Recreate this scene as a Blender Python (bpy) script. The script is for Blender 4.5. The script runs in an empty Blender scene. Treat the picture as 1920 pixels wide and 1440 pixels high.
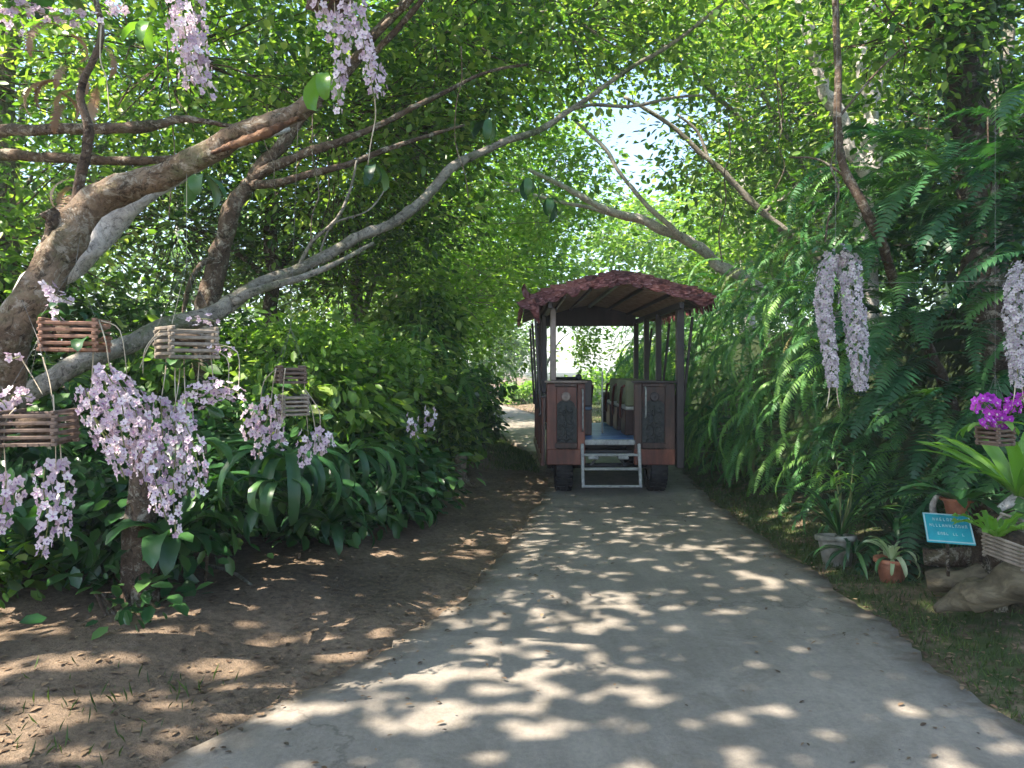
import bpy, math, random
import numpy as np
from mathutils import Vector, Matrix, noise

random.seed(7); RNG = np.random.default_rng(7)
sc = bpy.context.scene
R = math.radians
F = 1400.0          # focal length in photo pixels (1920 wide)
HZ = 690.0          # horizon row
CX = 960.0
EYE = 1.6
# ------------------------------------------------------------------ camera
cam_d = bpy.data.cameras.new('camera'); cam = bpy.data.objects.new('camera', cam_d)
sc.collection.objects.link(cam); sc.camera = cam
cam.location = (0, 0, EYE); cam.rotation_euler = (R(90), 0, 0)
cam_d.sensor_fit = 'HORIZONTAL'; cam_d.sensor_width = 36.0; cam_d.lens = 36.0 * F / 1920
cam_d.shift_y = -(720 - HZ) / 1920
cam_d.clip_start = 0.05; cam_d.clip_end = 600
# ------------------------------------------------------------------ light
SUN_DIR = Vector((-0.50, -0.22, 0.84)).normalized()     # towards the sun
world = bpy.data.worlds.new('World'); sc.world = world; world.use_nodes = True
wn = world.node_tree.nodes; wl = world.node_tree.links
sky = wn.new('ShaderNodeTexSky'); sky.sky_type = 'NISHITA'; sky.sun_disc = False
sky.sun_elevation = math.asin(SUN_DIR.z)
sky.sun_rotation = math.atan2(SUN_DIR.x, SUN_DIR.y)
sky.air_density = 1.0; sky.dust_density = 1.2; sky.ozone_density = 1.0
bg = wn['Background']; bg.inputs[1].default_value = 0.125
wl.new(sky.outputs[0], bg.inputs[0])
sun_d = bpy.data.lights.new('sun', 'SUN'); sun_d.energy = 5.0; sun_d.angle = R(0.5); sun_d.color = (1, 0.89, 0.78)
sun = bpy.data.objects.new('sun', sun_d); sc.collection.objects.link(sun)
sun.rotation_euler = SUN_DIR.to_track_quat('Z', 'Y').to_euler()
sc.view_settings.view_transform = 'Standard'; sc.view_settings.look = 'None'
sc.view_settings.gamma = 1.0; sc.view_settings.use_curve_mapping = False
sc.view_settings.exposure = 2.0
sc.render.engine = 'CYCLES'
cy = sc.cycles
cy.max_bounces = 7; cy.diffuse_bounces = 4; cy.transmission_bounces = 5; cy.glossy_bounces = 2
cy.transparent_max_bounces = 4; cy.caustics_reflective = False; cy.caustics_refractive = False
cy.use_adaptive_sampling = True; cy.adaptive_threshold = 0.02
cy.sample_clamp_indirect = 6
cy.use_denoising = True
try: cy.denoiser = 'OPENIMAGEDENOISE'
except Exception: pass

# ------------------------------------------------------------------ helpers
def P(px, py, Y): return Vector(((px - CX) / F * Y, Y, EYE - (py - HZ) / F * Y))
def G(px, py):
    Y = EYE * F / (py - HZ); return ((px - CX) / F * Y, Y)
col = sc.collection

def tag(o, label=None, cat=None, group=None, kind=None):
    if label: o['label'] = label
    if cat: o['category'] = cat
    if group: o['group'] = group
    if kind: o['kind'] = kind
    return o
def empty(name, loc, label=None, cat=None, group=None, rz=0, rot=None):
    o = bpy.data.objects.new(name, None); col.objects.link(o); o.location = loc
    o.rotation_euler = rot if rot else (0, 0, rz); o.empty_display_size = 0.1
    return tag(o, label, cat, group)
def link(name, mesh, parent=None, loc=(0, 0, 0), rot=(0, 0, 0), scale=None):
    o = bpy.data.objects.new(name, mesh); col.objects.link(o)
    if parent is not None: o.parent = parent
    o.location = loc
    if isinstance(rot, Matrix): o.rotation_euler = rot.to_euler()
    else: o.rotation_euler = rot
    if scale is not None: o.scale = (scale,) * 3 if not hasattr(scale, '__len__') else scale
    return o

class MB:
    """collects verts/faces for one mesh"""
    def __init__(s): s.v = []; s.f = []; s.smooth = []
    def add(s, vs, fs, smooth=False):
        b = len(s.v); s.v.extend([tuple(v) for v in vs]); s.f.extend([tuple(i + b for i in f) for f in fs])
        s.smooth.extend([smooth] * len(fs)); return s
    def box(s, c, d, m=None, bev=0.0):
        x, y, z = d[0] / 2, d[1] / 2, d[2] / 2
        if bev > 0:
            b = min(bev, x * .9, y * .9, z * .9); vs = []; idx = {}
            for sx in (-1, 1):
                for sy in (-1, 1):
                    for sz in (-1, 1):
                        for ax in range(3):
                            p = [sx * x, sy * y, sz * z]
                            for k in range(3):
                                if k != ax: p[k] -= (sx, sy, sz)[k] * b
                            idx[(sx, sy, sz, ax)] = len(vs); vs.append(Vector(p))
            fs = []
            q = lambda *k: fs.append([idx[i] for i in k])
            for ax in range(3):
                for sg in (-1, 1):
                    o = [k for k in range(3) if k != ax]
                    ks = []
                    for a, bb in ((-1, -1), (1, -1), (1, 1), (-1, 1)):
                        t = [0, 0, 0]; t[ax] = sg; t[o[0]] = a; t[o[1]] = bb; ks.append((*t, ax))
                    q(*ks)
            for ax in range(3):
                o = [k for k in range(3) if k != ax]
                for a in (-1, 1):
                    for bb in (-1, 1):
                        t0 = [0, 0, 0]; t1 = [0, 0, 0]; t0[ax] = -1; t1[ax] = 1
                        t0[o[0]] = t1[o[0]] = a; t0[o[1]] = t1[o[1]] = bb
                        q((*t0, o[0]), (*t1, o[0]), (*t1, o[1]), (*t0, o[1]))
            for sx in (-1, 1):
                for sy in (-1, 1):
                    for sz in (-1, 1): q((sx, sy, sz, 0), (sx, sy, sz, 1), (sx, sy, sz, 2))
        else:
            vs = [Vector((sx * x, sy * y, sz * z)) for sx in (-1, 1) for sy in (-1, 1) for sz in (-1, 1)]
            fs = [(0, 1, 3, 2), (4, 6, 7, 5), (0, 4, 5, 1), (2, 3, 7, 6), (0, 2, 6, 4), (1, 5, 7, 3)]
        if m is not None: vs = [m @ v for v in vs]
        c = Vector(c); s.add([v + c for v in vs], fs); return s
    def bar(s, a, b, w, h=None, up=(0, 0, 1), bev=0.0):
        a = Vector(a); b = Vector(b); d = b - a; L = d.length; d.normalize()
        u = Vector(up); x = u.cross(d)
        if x.length < 1e-3: x = Vector((1, 0, 0)).cross(d)
        x.normalize(); u = d.cross(x)
        m = Matrix((x, d, u)).transposed()
        s.box((a + b) / 2, (w, L, h or w), m, bev); return s
    def tube(s, pts, rad, n=8, jit=0.0, cap=True, squash=None):
        pts = [Vector(p) for p in pts]; k = len(pts)
        rad = rad if hasattr(rad, '__len__') else [rad] * k
        t = (pts[1] - pts[0]).normalized(); ref = Vector((0, 0, 1)) if abs(t.z) < .9 else Vector((1, 0, 0))
        x = t.cross(ref).normalized(); vs = []
        for i, p in enumerate(pts):
            if i == 0: t = pts[1] - pts[0]
            elif i == k - 1: t = pts[-1] - pts[-2]
            else: t = pts[i + 1] - pts[i - 1]
            t = t.normalized(); x = (x - t * x.dot(t))
            if x.length < 1e-4: x = t.orthogonal()
            x.normalize(); y = t.cross(x)
            for j in range(n):
                a = 2 * math.pi * j / n; r = rad[i]
                if jit: r *= 1 + jit * (noise.noise(p * 3.1 / max(.05, rad[i] * 9) + Vector((math.cos(a), math.sin(a), 0)) * 1.7) + .5 * noise.noise(p * 19 + Vector((math.cos(a), math.sin(a), 0)) * 2.5))
                vs.append(p + (x * math.cos(a) + y * math.sin(a)) * r)
        fs = [(i * n + j, i * n + (j + 1) % n, (i + 1) * n + (j + 1) % n, (i + 1) * n + j) for i in range(k - 1) for j in range(n)]
        if cap: fs += [tuple(range(n - 1, -1, -1)), tuple((k - 1) * n + j for j in range(n))]
        s.add(vs, fs, True); return s
    def lathe(s, prof, n=20, c=(0, 0, 0), axis='z', sharp=False):
        vs = []; c = Vector(c)
        for r, h in prof:
            for j in range(n):
                a = 2 * math.pi * j / n
                p = (r * math.cos(a), r * math.sin(a), h)
                if axis == 'x': p = (p[2], p[0], p[1])
                if axis == 'y': p = (p[0], p[2], p[1])
                vs.append(Vector(p) + c)
        fs = [(i * n + j, i * n + (j + 1) % n, (i + 1) * n + (j + 1) % n, (i + 1) * n + j) for i in range(len(prof) - 1) for j in range(n)]
        s.add(vs, fs, not sharp); return s
    def mesh(s, name, mat):
        m = bpy.data.meshes.new(name); m.from_pydata(s.v, [], s.f); m.materials.append(mat)
        m.polygons.foreach_set('use_smooth', s.smooth); m.update(); return m
    def build(s, name, mat, parent=None, loc=(0, 0, 0), rot=(0, 0, 0)):
        return link(name, s.mesh(name, mat), parent, loc, rot)

def spline(pts, sub=4):
    """Catmull-Rom through (vector, radius) tuples"""
    out = []; n = len(pts)
    for i in range(n - 1):
        p0, p1, p2, p3 = pts[max(0, i - 1)], pts[i], pts[i + 1], pts[min(n - 1, i + 2)]
        for k in range(sub):
            t = k / sub
            def cr(a, b, c, d): return 0.5 * ((2 * b) + (c - a) * t + (2 * a - 5 * b + 4 * c - d) * t * t + (3 * b - a - 3 * c + d) * t ** 3)
            out.append((cr(p0[0], p1[0], p2[0], p3[0]), p1[1] + (p2[1] - p1[1]) * t))
    out.append(pts[-1]); return out

# ------------------------------------------------------------------ materials
def mat_new(name):
    m = bpy.data.materials.new(name); m.use_nodes = True
    nt = m.node_tree; b = nt.nodes['Principled BSDF']; return m, nt, b
def c4(c): return (c[0], c[1], c[2], 1)
def ramp(nt, src, cols, pos=None):
    r = nt.nodes.new('ShaderNodeValToRGB'); e = r.color_ramp.elements
    n = len(cols)
    while len(e) < n: e.new(0.5)
    for i, c in enumerate(cols):
        e[i].position = (pos[i] if pos else i / (n - 1)); e[i].color = c4(c)
    nt.links.new(src, r.inputs[0]); return r.outputs[0]
def ntex(nt, scale, detail=4, rough=.6, vec=None, dist=0):
    t = nt.nodes.new('ShaderNodeTexNoise'); t.inputs['Scale'].default_value = scale
    t.inputs['Detail'].default_value = detail; t.inputs['Roughness'].default_value = rough
    t.inputs['Distortion'].default_value = dist
    if vec: nt.links.new(vec, t.inputs['Vector'])
    return t
def objco(nt, scale=(1, 1, 1)):
    tc = nt.nodes.new('ShaderNodeTexCoord'); mp = nt.nodes.new('ShaderNodeMapping')
    mp.inputs['Scale'].default_value = scale; nt.links.new(tc.outputs['Object'], mp.inputs[0]); return mp.outputs[0]
def bump(nt, b, h, strength=.4, dist=.02):
    n = nt.nodes.new('ShaderNodeBump'); n.inputs['Strength'].default_value = strength
    n.inputs['Distance'].default_value = dist; nt.links.new(h, n.inputs['Height']); nt.links.new(n.outputs[0], b.inputs['Normal'])
def mixc(nt, fac, a, b, mode='MIX'):
    m = nt.nodes.new('ShaderNodeMix'); m.data_type = 'RGBA'; m.blend_type = mode
    for s, v in ((0, fac), (6, a), (7, b)):
        if hasattr(v, 'links'): nt.links.new(v, m.inputs[s])
        else: m.inputs[s].default_value = v if s == 0 else c4(v)
    return m.outputs[2]
def noisy(name, cols, scale=8, rough=.8, bmp=.3, bdist=.01, stretch=(1, 1, 1), detail=5, spec=.3, dist=0.0, pos=None):
    m, nt, b = mat_new(name); v = objco(nt, stretch)
    t = ntex(nt, scale, detail, .6, v, dist)
    nt.links.new(ramp(nt, t.outputs[0], cols, pos or [.3 + .4 * i / max(1, len(cols) - 1) for i in range(len(cols))]), b.inputs['Base Color'])
    b.inputs['Roughness'].default_value = rough; b.inputs['Specular IOR Level'].default_value = spec
    if bmp: 
        t2 = ntex(nt, scale * 3, 5, .7, v); bump(nt, b, t2.outputs[0], bmp, bdist)
    return m
def plain(name, c, rough=.5, metal=0.0, var=.12):
    m, nt, b = mat_new(name); v = objco(nt); t = ntex(nt, 9, 4, .6, v)
    a = tuple(x * (1 - var * 2) for x in c); d = tuple(min(1, x * (1 + var)) for x in c)
    nt.links.new(ramp(nt, t.outputs[0], [a, c, d], [.3, .5, .7]), b.inputs['Base Color'])
    b.inputs['Roughness'].default_value = rough; b.inputs['Metallic'].default_value = metal; return m
def leafmat(name, cols, trans=.35, rough=.5, byobj=False, tcol=(1.4, 1.55, .55), spec=.35):
    m = bpy.data.materials.new(name); m.use_nodes = True; nt = m.node_tree; b = nt.nodes['Principled BSDF']
    out = nt.nodes['Material Output']
    if byobj:
        oi = nt.nodes.new('ShaderNodeObjectInfo'); src = oi.outputs['Random']
    else:
        at = nt.nodes.new('ShaderNodeAttribute'); at.attribute_name = 'tint'; src = at.outputs['Fac']
    c = ramp(nt, src, cols); nt.links.new(c, b.inputs['Base Color'])
    b.inputs['Roughness'].default_value = rough; b.inputs['Specular IOR Level'].default_value = spec
    tr = nt.nodes.new('ShaderNodeBsdfTranslucent'); nt.links.new(mixc(nt, 1.0, c, tcol, 'MULTIPLY'), tr.inputs[0])
    mx = nt.nodes.new('ShaderNodeMixShader'); mx.inputs[0].default_value = trans
    nt.links.new(b.outputs[0], mx.inputs[1]); nt.links.new(tr.outputs[0], mx.inputs[2]); nt.links.new(mx.outputs[0], out.inputs[0])
    return m

M = {}
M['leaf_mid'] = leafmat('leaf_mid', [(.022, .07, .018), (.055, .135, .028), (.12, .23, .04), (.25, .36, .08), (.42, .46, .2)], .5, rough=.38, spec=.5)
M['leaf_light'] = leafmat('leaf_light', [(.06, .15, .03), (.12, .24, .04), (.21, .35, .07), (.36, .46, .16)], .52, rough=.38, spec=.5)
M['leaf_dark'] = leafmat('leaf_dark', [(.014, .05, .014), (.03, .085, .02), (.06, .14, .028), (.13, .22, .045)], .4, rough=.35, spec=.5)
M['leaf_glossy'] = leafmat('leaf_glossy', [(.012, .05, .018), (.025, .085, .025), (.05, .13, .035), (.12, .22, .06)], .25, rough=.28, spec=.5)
M['leaf_glossy_obj'] = leafmat('leaf_glossy_obj', [(.010, .045, .018), (.018, .07, .022), (.035, .11, .03), (.07, .16, .045)], .22, rough=.4, byobj=True, spec=.5)
M['leaf_bright_obj'] = leafmat('leaf_bright_obj', [(.08, .20, .03), (.13, .28, .04), (.2, .36, .06)], .4, rough=.32, byobj=True, spec=.5)
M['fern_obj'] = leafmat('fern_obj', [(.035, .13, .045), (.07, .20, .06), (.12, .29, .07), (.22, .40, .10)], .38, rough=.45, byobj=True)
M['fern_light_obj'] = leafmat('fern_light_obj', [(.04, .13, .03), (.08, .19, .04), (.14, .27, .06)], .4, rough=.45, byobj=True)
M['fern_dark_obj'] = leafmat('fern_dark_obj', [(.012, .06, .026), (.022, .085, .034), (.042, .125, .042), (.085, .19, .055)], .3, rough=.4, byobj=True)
M['grass'] = leafmat('grass', [(.03, .06, .015), (.05, .09, .02), (.09, .14, .03)], .3)
M['dead_leaf'] = leafmat('dead_leaf', [(.05, .032, .02), (.13, .085, .05), (.24, .165, .10), (.06, .045, .03), (.30, .21, .12)], .15, rough=.7, tcol=(1, .8, .5))
M['fern_old_obj'] = leafmat('fern_old_obj', [(.05, .10, .03), (.11, .13, .04), (.16, .12, .05), (.06, .13, .04)], .35, rough=.6, byobj=True)
M['variegated'] = leafmat('variegated', [(.06, .15, .05), (.55, .62, .42), (.12, .25, .07), (.65, .68, .5)], .3, byobj=True)
M['lilac'] = leafmat('lilac', [(.40, .30, .37), (.55, .44, .51), (.68, .57, .62), (.84, .77, .79), (.60, .48, .55)], .3, byobj=True, tcol=(1, .92, .95), spec=.2)
M['lilac_lip'] = plain('lilac_lip', (.30, .16, .30), .5)
M['silver_flower'] = leafmat('silver_flower', [(.32, .30, .32), (.44, .42, .43), (.60, .57, .58)], .3, byobj=True, tcol=(1, .95, 1), spec=.2)
M['magenta'] = leafmat('magenta', [(.35, .03, .42), (.5, .05, .55), (.62, .10, .62)], .35, byobj=True, tcol=(1.2, .8, 1.2))
M['root'] = noisy('root', [(.24, .2, .13), (.42, .36, .26), (.55, .5, .4)], 14, .8, .3)
M['stem'] = noisy('stem', [(.10, .13, .04), (.2, .22, .08)], 14, .7, .2)
M['string'] = plain('string', (.16, .16, .15), .7)

def bark(name, cols, moss=None, sc_=6, stretch=(1, 1, 1), mossamt=.5, lich=(.34, .31, .25)):
    m, nt, b = mat_new(name); v = objco(nt, stretch)
    t = ntex(nt, sc_, 7, .7, v, .6)
    c = ramp(nt, t.outputs[0], cols, [.25 + .5 * i / (len(cols) - 1) for i in range(len(cols))])
    t3 = ntex(nt, sc_ * 7, 4, .7, v); c = mixc(nt, .45, c, ramp(nt, t3.outputs[0], [(.35, .35, .35), (1.2, 1.15, 1.1)], [.35, .6]), 'MULTIPLY')
    if moss:
        t2 = ntex(nt, 2.3, 6, .75, v); f = ramp(nt, t2.outputs[0], [(0, 0, 0), (1, 1, 1)], [mossamt, mossamt + .15])
        c = mixc(nt, f, c, moss)
    # pale lichen blotches and dark pits
    t5 = ntex(nt, 9, 6, .8, v, .8); c = mixc(nt, ramp(nt, t5.outputs[0], [(0, 0, 0), (.8, .8, .8)], [.53, .6]), c, lich)
    t6 = ntex(nt, 14, 5, .8, v, 1.5); c = mixc(nt, ramp(nt, t6.outputs[0], [(.8, .8, .8), (0, 0, 0)], [.39, .47]), c, tuple(x * .35 for x in cols[0]))
    nt.links.new(c, b.inputs['Base Color']); b.inputs['Roughness'].default_value = .9; b.inputs['Specular IOR Level'].default_value = .2
    bump(nt, b, mixc(nt, .5, t3.outputs[0], t6.outputs[0]), 1.0, .03); return m
M['bark_tan'] = bark('bark_tan', [(.07, .05, .033), (.17, .125, .085), (.33, .26, .19)], (.13, .13, .07), 5)
M['bark_grey'] = bark('bark_grey', [(.10, .09, .075), (.24, .22, .185), (.42, .39, .34)], (.10, .12, .06), 6)
M['bark_pale'] = bark('bark_pale', [(.30, .28, .26), (.48, .46, .43), (.66, .63, .59)], (.26, .27, .18), 5, mossamt=.62, lich=(.62, .6, .56))
M['bark_dark'] = bark('bark_dark', [(.03, .022, .018), (.07, .05, .035), (.13, .10, .07)], (.04, .06, .02), 6)
M['bark_brown'] = bark('bark_brown', [(.05, .035, .025), (.11, .078, .055), (.20, .15, .11)], (.08, .09, .045), 6, mossamt=.52)
M['raw_wood'] = noisy('raw_wood', [(.02, .013, .01), (.15, .08, .045), (.30, .18, .10)], 9, .85, 1.0, .03, (1, 1, 1), dist=1.5)

# ------------------------------------------------------------------ road and ground
def table(pxs):
    t = [(G(a, b)[1], G(a, b)[0]) for a, b in pxs]; t.sort(); return np.array(t)
TL = table([(-60, 1700), (280, 1440), (430, 1370), (600, 1275), (700, 1225), (820, 1155), (900, 1085), (955, 1015), (995, 960), (1020, 925), (1034, 890)])
TR = table([(2700, 1700), (2060, 1440), (1880, 1345), (1770, 1255), (1660, 1165), (1530, 1070), (1420, 1000), (1350, 950), (1300, 905), (1275, 875), (1262, 855)])
def XL(y):
    a = np.interp(y, TL[:, 0], TL[:, 1]); e = TL[-1]
    return np.where(y > e[0], e[1] - (y - e[0]) * .035 - np.maximum(0, y - 13.5) * .15, a)
def XR(y):
    a = np.interp(y, TR[:, 0], TR[:, 1]); e = TR[-1]
    return np.where(y > e[0], e[1] - np.maximum(0, y - 13.5) * .17, a)
def sm(a, b, x):
    t = np.clip((x - a) / (b - a), 0, 1); return t * t * (3 - 2 * t)
def ground_z(x, y):
    x = np.asarray(x, float); y = np.asarray(y, float)
    xl, xr = XL(y), XR(y)
    dl = xl - x; dr = x - xr
    n = (np.sin(x * 3.1 + 1.3 * np.sin(y * 2.3)) * np.cos(y * 2.7 + x) * .018 + np.sin(x * 9.3 + y * 4.1) * np.sin(y * 8.1 - x * 3) * .008)
    d = np.maximum(dl, dr)
    z = -.05 + .035 * sm(0, .4, d) + n * sm(-.1, .3, d)
    far = 1 - sm(26, 34, y)
    near = sm(-6, -2, y)
    z = z + far * near * (.10 * sm(.6, 1.5, dl) + .75 * sm(2.2, 6, dl) + 1.2 * sm(6, 16, dl))
    bank = 2.3 * sm(4.1, 6.0, x) * sm(3.2, 5.0, y) + .12 * sm(.3, 1.0, dr)
    z = z + far * bank * sm(2.0, 3, y)
    return z

def build_ground():
    xs = np.concatenate([np.linspace(-150, -14, 18), np.arange(-13.5, -5, .35), np.arange(-5, 6.5, .09), np.arange(6.5, 14, .4), np.linspace(15, 150, 18)])
    ys = np.concatenate([np.linspace(-60, -4, 14), np.arange(-3.5, 2.4, .3), np.arange(2.4, 11, .075), np.arange(11, 30, .3), np.linspace(31, 260, 30)])
    X, Y = np.meshgrid(xs, ys); Z = ground_z(X, Y)
    v = np.stack([X, Y, Z], -1).reshape(-1, 3); nx, ny = len(xs), len(ys)
    i = np.arange(nx - 1)[None, :] + np.arange(ny - 1)[:, None] * nx
    f = np.stack([i, i + 1, i + nx + 1, i + nx], -1).reshape(-1, 4)
    me = np_mesh('ground', v, f, M_ground); o = link('ground', me); tag(o, kind='structure')
    me.polygons.foreach_set('use_smooth', np.ones(len(f), bool)); return o
def np_mesh(name, v, f, mat, tint=None, smooth=False):
    me = bpy.data.meshes.new(name); v = np.ascontiguousarray(v, np.float32); f = np.ascontiguousarray(f, np.int32)
    k = f.shape[1]
    me.vertices.add(len(v)); me.vertices.foreach_set('co', v.ravel())
    me.loops.add(f.size); me.loops.foreach_set('vertex_index', f.ravel())
    me.polygons.add(len(f)); me.polygons.foreach_set('loop_start', np.arange(0, f.size, k, dtype=np.int32))
    if tint is not None:
        a = me.attributes.new('tint', 'FLOAT', 'POINT'); a.data.foreach_set('value', np.ascontiguousarray(tint, np.float32))
    me.materials.append(mat); me.update(calc_edges=True)
    if smooth: me.polygons.foreach_set('use_smooth', np.ones(len(f), bool))
    return me

# earth material: brown dirt, mossy green on the right verge
M_ground, nt, b = mat_new('earth'); v = objco(nt)
t1 = ntex(nt, 1.3, 8, .7, v, .4); t2 = ntex(nt, 22, 6, .75, v); t3 = ntex(nt, 75, 3, .7, v)
c = ramp(nt, t1.outputs[0], [(.085, .066, .046), (.15, .115, .082), (.24, .185, .135)], [.3, .5, .7])
c = mixc(nt, .65, c, ramp(nt, t2.outputs[0], [(.45, .42, .4), (1.0, .97, .9), (1.7, 1.55, 1.4)], [.35, .5, .68]), 'MULTIPLY')
geo = nt.nodes.new('ShaderNodeSeparateXYZ'); nt.links.new(v, geo.inputs[0])
mr = nt.nodes.new('ShaderNodeMapRange'); mr.inputs[1].default_value = 1.9; mr.inputs[2].default_value = 2.5; nt.links.new(geo.outputs[0], mr.inputs[0])
t4 = ntex(nt, 3.5, 6, .7, v); mg = ramp(nt, t4.outputs[0], [(0, 0, 0), (1, 1, 1)], [.38, .55])
mossf = mixc(nt, 1.0, mg, mr.outputs[0], 'MULTIPLY')
c = mixc(nt, mossf, c, (.05, .075, .025))
mr2 = nt.nodes.new('ShaderNodeMapRange'); mr2.inputs[1].default_value = 3.2; mr2.inputs[2].default_value = 3.7; nt.links.new(geo.outputs[0], mr2.inputs[0])
c = mixc(nt, mr2.outputs[0], c, (.022, .035, .012))
nt.links.new(c, b.inputs['Base Color']); b.inputs['Roughness'].default_value = .95; b.inputs['Specular IOR Level'].default_value = .15
hh = mixc(nt, .5, t2.outputs[0], t3.outputs[0]); bump(nt, b, hh, .8, .03)
build_ground()

# concrete road
M_road, nt, b = mat_new('road_concrete'); v = objco(nt)
t1 = ntex(nt, .9, 7, .65, v, .3); t2 = ntex(nt, 35, 5, .7, v); t3 = ntex(nt, 160, 2, .6, v)
c = ramp(nt, t1.outputs[0], [(.16, .155, .142), (.21, .202, .187), (.27, .258, .238)], [.3, .5, .72])
c = mixc(nt, .5, c, ramp(nt, t2.outputs[0], [(.72, .72, .72), (1, 1, 1), (1.22, 1.2, 1.16)], [.33, .5, .68]), 'MULTIPLY')
tg = ntex(nt, 400, 2, .6, v); c = mixc(nt, .5, c, ramp(nt, tg.outputs[0], [(.6, .6, .6), (1.3, 1.3, 1.28)], [.35, .65]), 'MULTIPLY')
vo = nt.nodes.new('ShaderNodeTexVoronoi'); vo.feature = 'DISTANCE_TO_EDGE'; vo.inputs['Scale'].default_value = .32
tw = ntex(nt, 2.2, 6, .7, v); vv = nt.nodes.new('ShaderNodeVectorMath'); vv.operation = 'MULTIPLY_ADD'
nt.links.new(tw.outputs['Color'], vv.inputs[0]); vv.inputs[1].default_value = (.7, .7, 0); nt.links.new(v, vv.inputs[2]); nt.links.new(vv.outputs[0], vo.inputs['Vector'])
crack = ramp(nt, vo.outputs[0], [(.35, .35, .35), (1, 1, 1)], [.0015, .006]); c = mixc(nt, .5, c, crack, 'MULTIPLY')
ts = ntex(nt, 2.6, 7, .75, v, 1.2); c = mixc(nt, .55, c, ramp(nt, ts.outputs[0], [(.62, .61, .56), (1, 1, 1), (1.12, 1.1, 1.06)], [.32, .5, .7]), 'MULTIPLY')
vw = objco(nt, (3.2, .25, 1)); tt_ = ntex(nt, 1.0, 5, .7, vw); c = mixc(nt, .4, c, ramp(nt, tt_.outputs[0], [(.7, .69, .66), (1.08, 1.08, 1.06)], [.4, .6]), 'MULTIPLY')
c = mixc(nt, 1.0, c, (1.0, .94, .85), 'MULTIPLY')
ea = nt.nodes.new('ShaderNodeAttribute'); ea.attribute_name = 'tint'; en = ntex(nt, 4.5, 7, .75, v, .6)
ad = nt.nodes.new('ShaderNodeMath'); ad.operation = 'MULTIPLY_ADD'; nt.links.new(en.outputs[0], ad.inputs[0]); ad.inputs[1].default_value = .9; nt.links.new(ea.outputs['Fac'], ad.inputs[2])
c = mixc(nt, ramp(nt, ad.outputs[0], [(.85, .85, .85), (0, 0, 0)], [.42, .60]), c, (.11, .088, .062))
nt.links.new(c, b.inputs['Base Color']); b.inputs['Roughness'].default_value = .85; b.inputs['Specular IOR Level'].default_value = .25
bump(nt, b, mixc(nt, .5, t2.outputs[0], t3.outputs[0]), .35, .01)
ys = np.concatenate([np.arange(-4, 12, .06), np.arange(12, 60, .5)])
K = 26; u = np.linspace(0, 1, K)
edge = lambda y, s: .012 * np.sin(y * 71 + 3 * s) + .03 * np.sin(y * 5.1 + s) + .014 * np.sin(y * 13.7 + 2 * s) + .008 * np.sin(y * 37 + s)
xl = XL(ys) + edge(ys, 0); xr = XR(ys) + edge(ys, 3)
X = xl[:, None] * (1 - u) + xr[:, None] * u; Y = np.repeat(ys[:, None], K, 1)
Z = np.full_like(X, .0) + .006 * np.sin(X * 2 + 1) * np.sin(Y * 1.3); Z[:, 1] -= .004; Z[:, -2] -= .004; Z[:, 0] = -.09; Z[:, -1] = -.09
X[:, 1] = X[:, 0] + .015; X[:, -2] = X[:, -1] - .015
i = np.arange(K - 1)[None, :] + np.arange(len(ys) - 1)[:, None] * K
f = np.stack([i, i + 1, i + K + 1, i + K], -1).reshape(-1, 4)
ED = np.minimum(X - xl[:, None], xr[:, None] - X).clip(0) * .9
tag(link('road', np_mesh('road', np.stack([X, Y, Z], -1).reshape(-1, 3), f, M_road, ED.ravel())), kind='structure')

# ------------------------------------------------------------------ foliage helpers
HEX = (np.array([(0, 0, 0), (.3, .24, .05), (.7, .22, .03), (1, 0, -.08), (.7, -.22, .03), (.3, -.24, .05)]), np.array([(0, 1, 2, 3), (0, 3, 4, 5)]))
DIA = (np.array([(0, 0, 0), (.45, .26, .06), (1, 0, -.06), (.45, -.26, .06)]), np.array([(0, 1, 2), (0, 2, 3)]))
def unit(a): return a / np.maximum(1e-9, np.linalg.norm(a, axis=1, keepdims=True))
def leaf_arrays(pts, size, dirs, shape=HEX, width=1.0, flat=.6, tint=None, jitter=.25):
    n = len(pts); T, Fc = shape
    d = unit(dirs); up = RNG.normal(0, 1, (n, 3)) * (1 - flat); up[:, 2] += flat * 1.5
    s = unit(np.cross(up, d)); w = np.cross(d, s)
    L = (size * (1 + RNG.uniform(-jitter, jitter, n)))[:, None, None]
    t = T[None]; v = pts[:, None] + L * (t[..., 0:1] * d[:, None] + width * t[..., 1:2] * s[:, None] + t[..., 2:3] * w[:, None])
    f = (Fc[None] + (np.arange(n) * len(T))[:, None, None]).reshape(-1, Fc.shape[1])
    tt = np.repeat(tint if tint is not None else RNG.uniform(0, 1, n), len(T))
    return v.reshape(-1, 3), f, tt
DENS = .60
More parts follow.
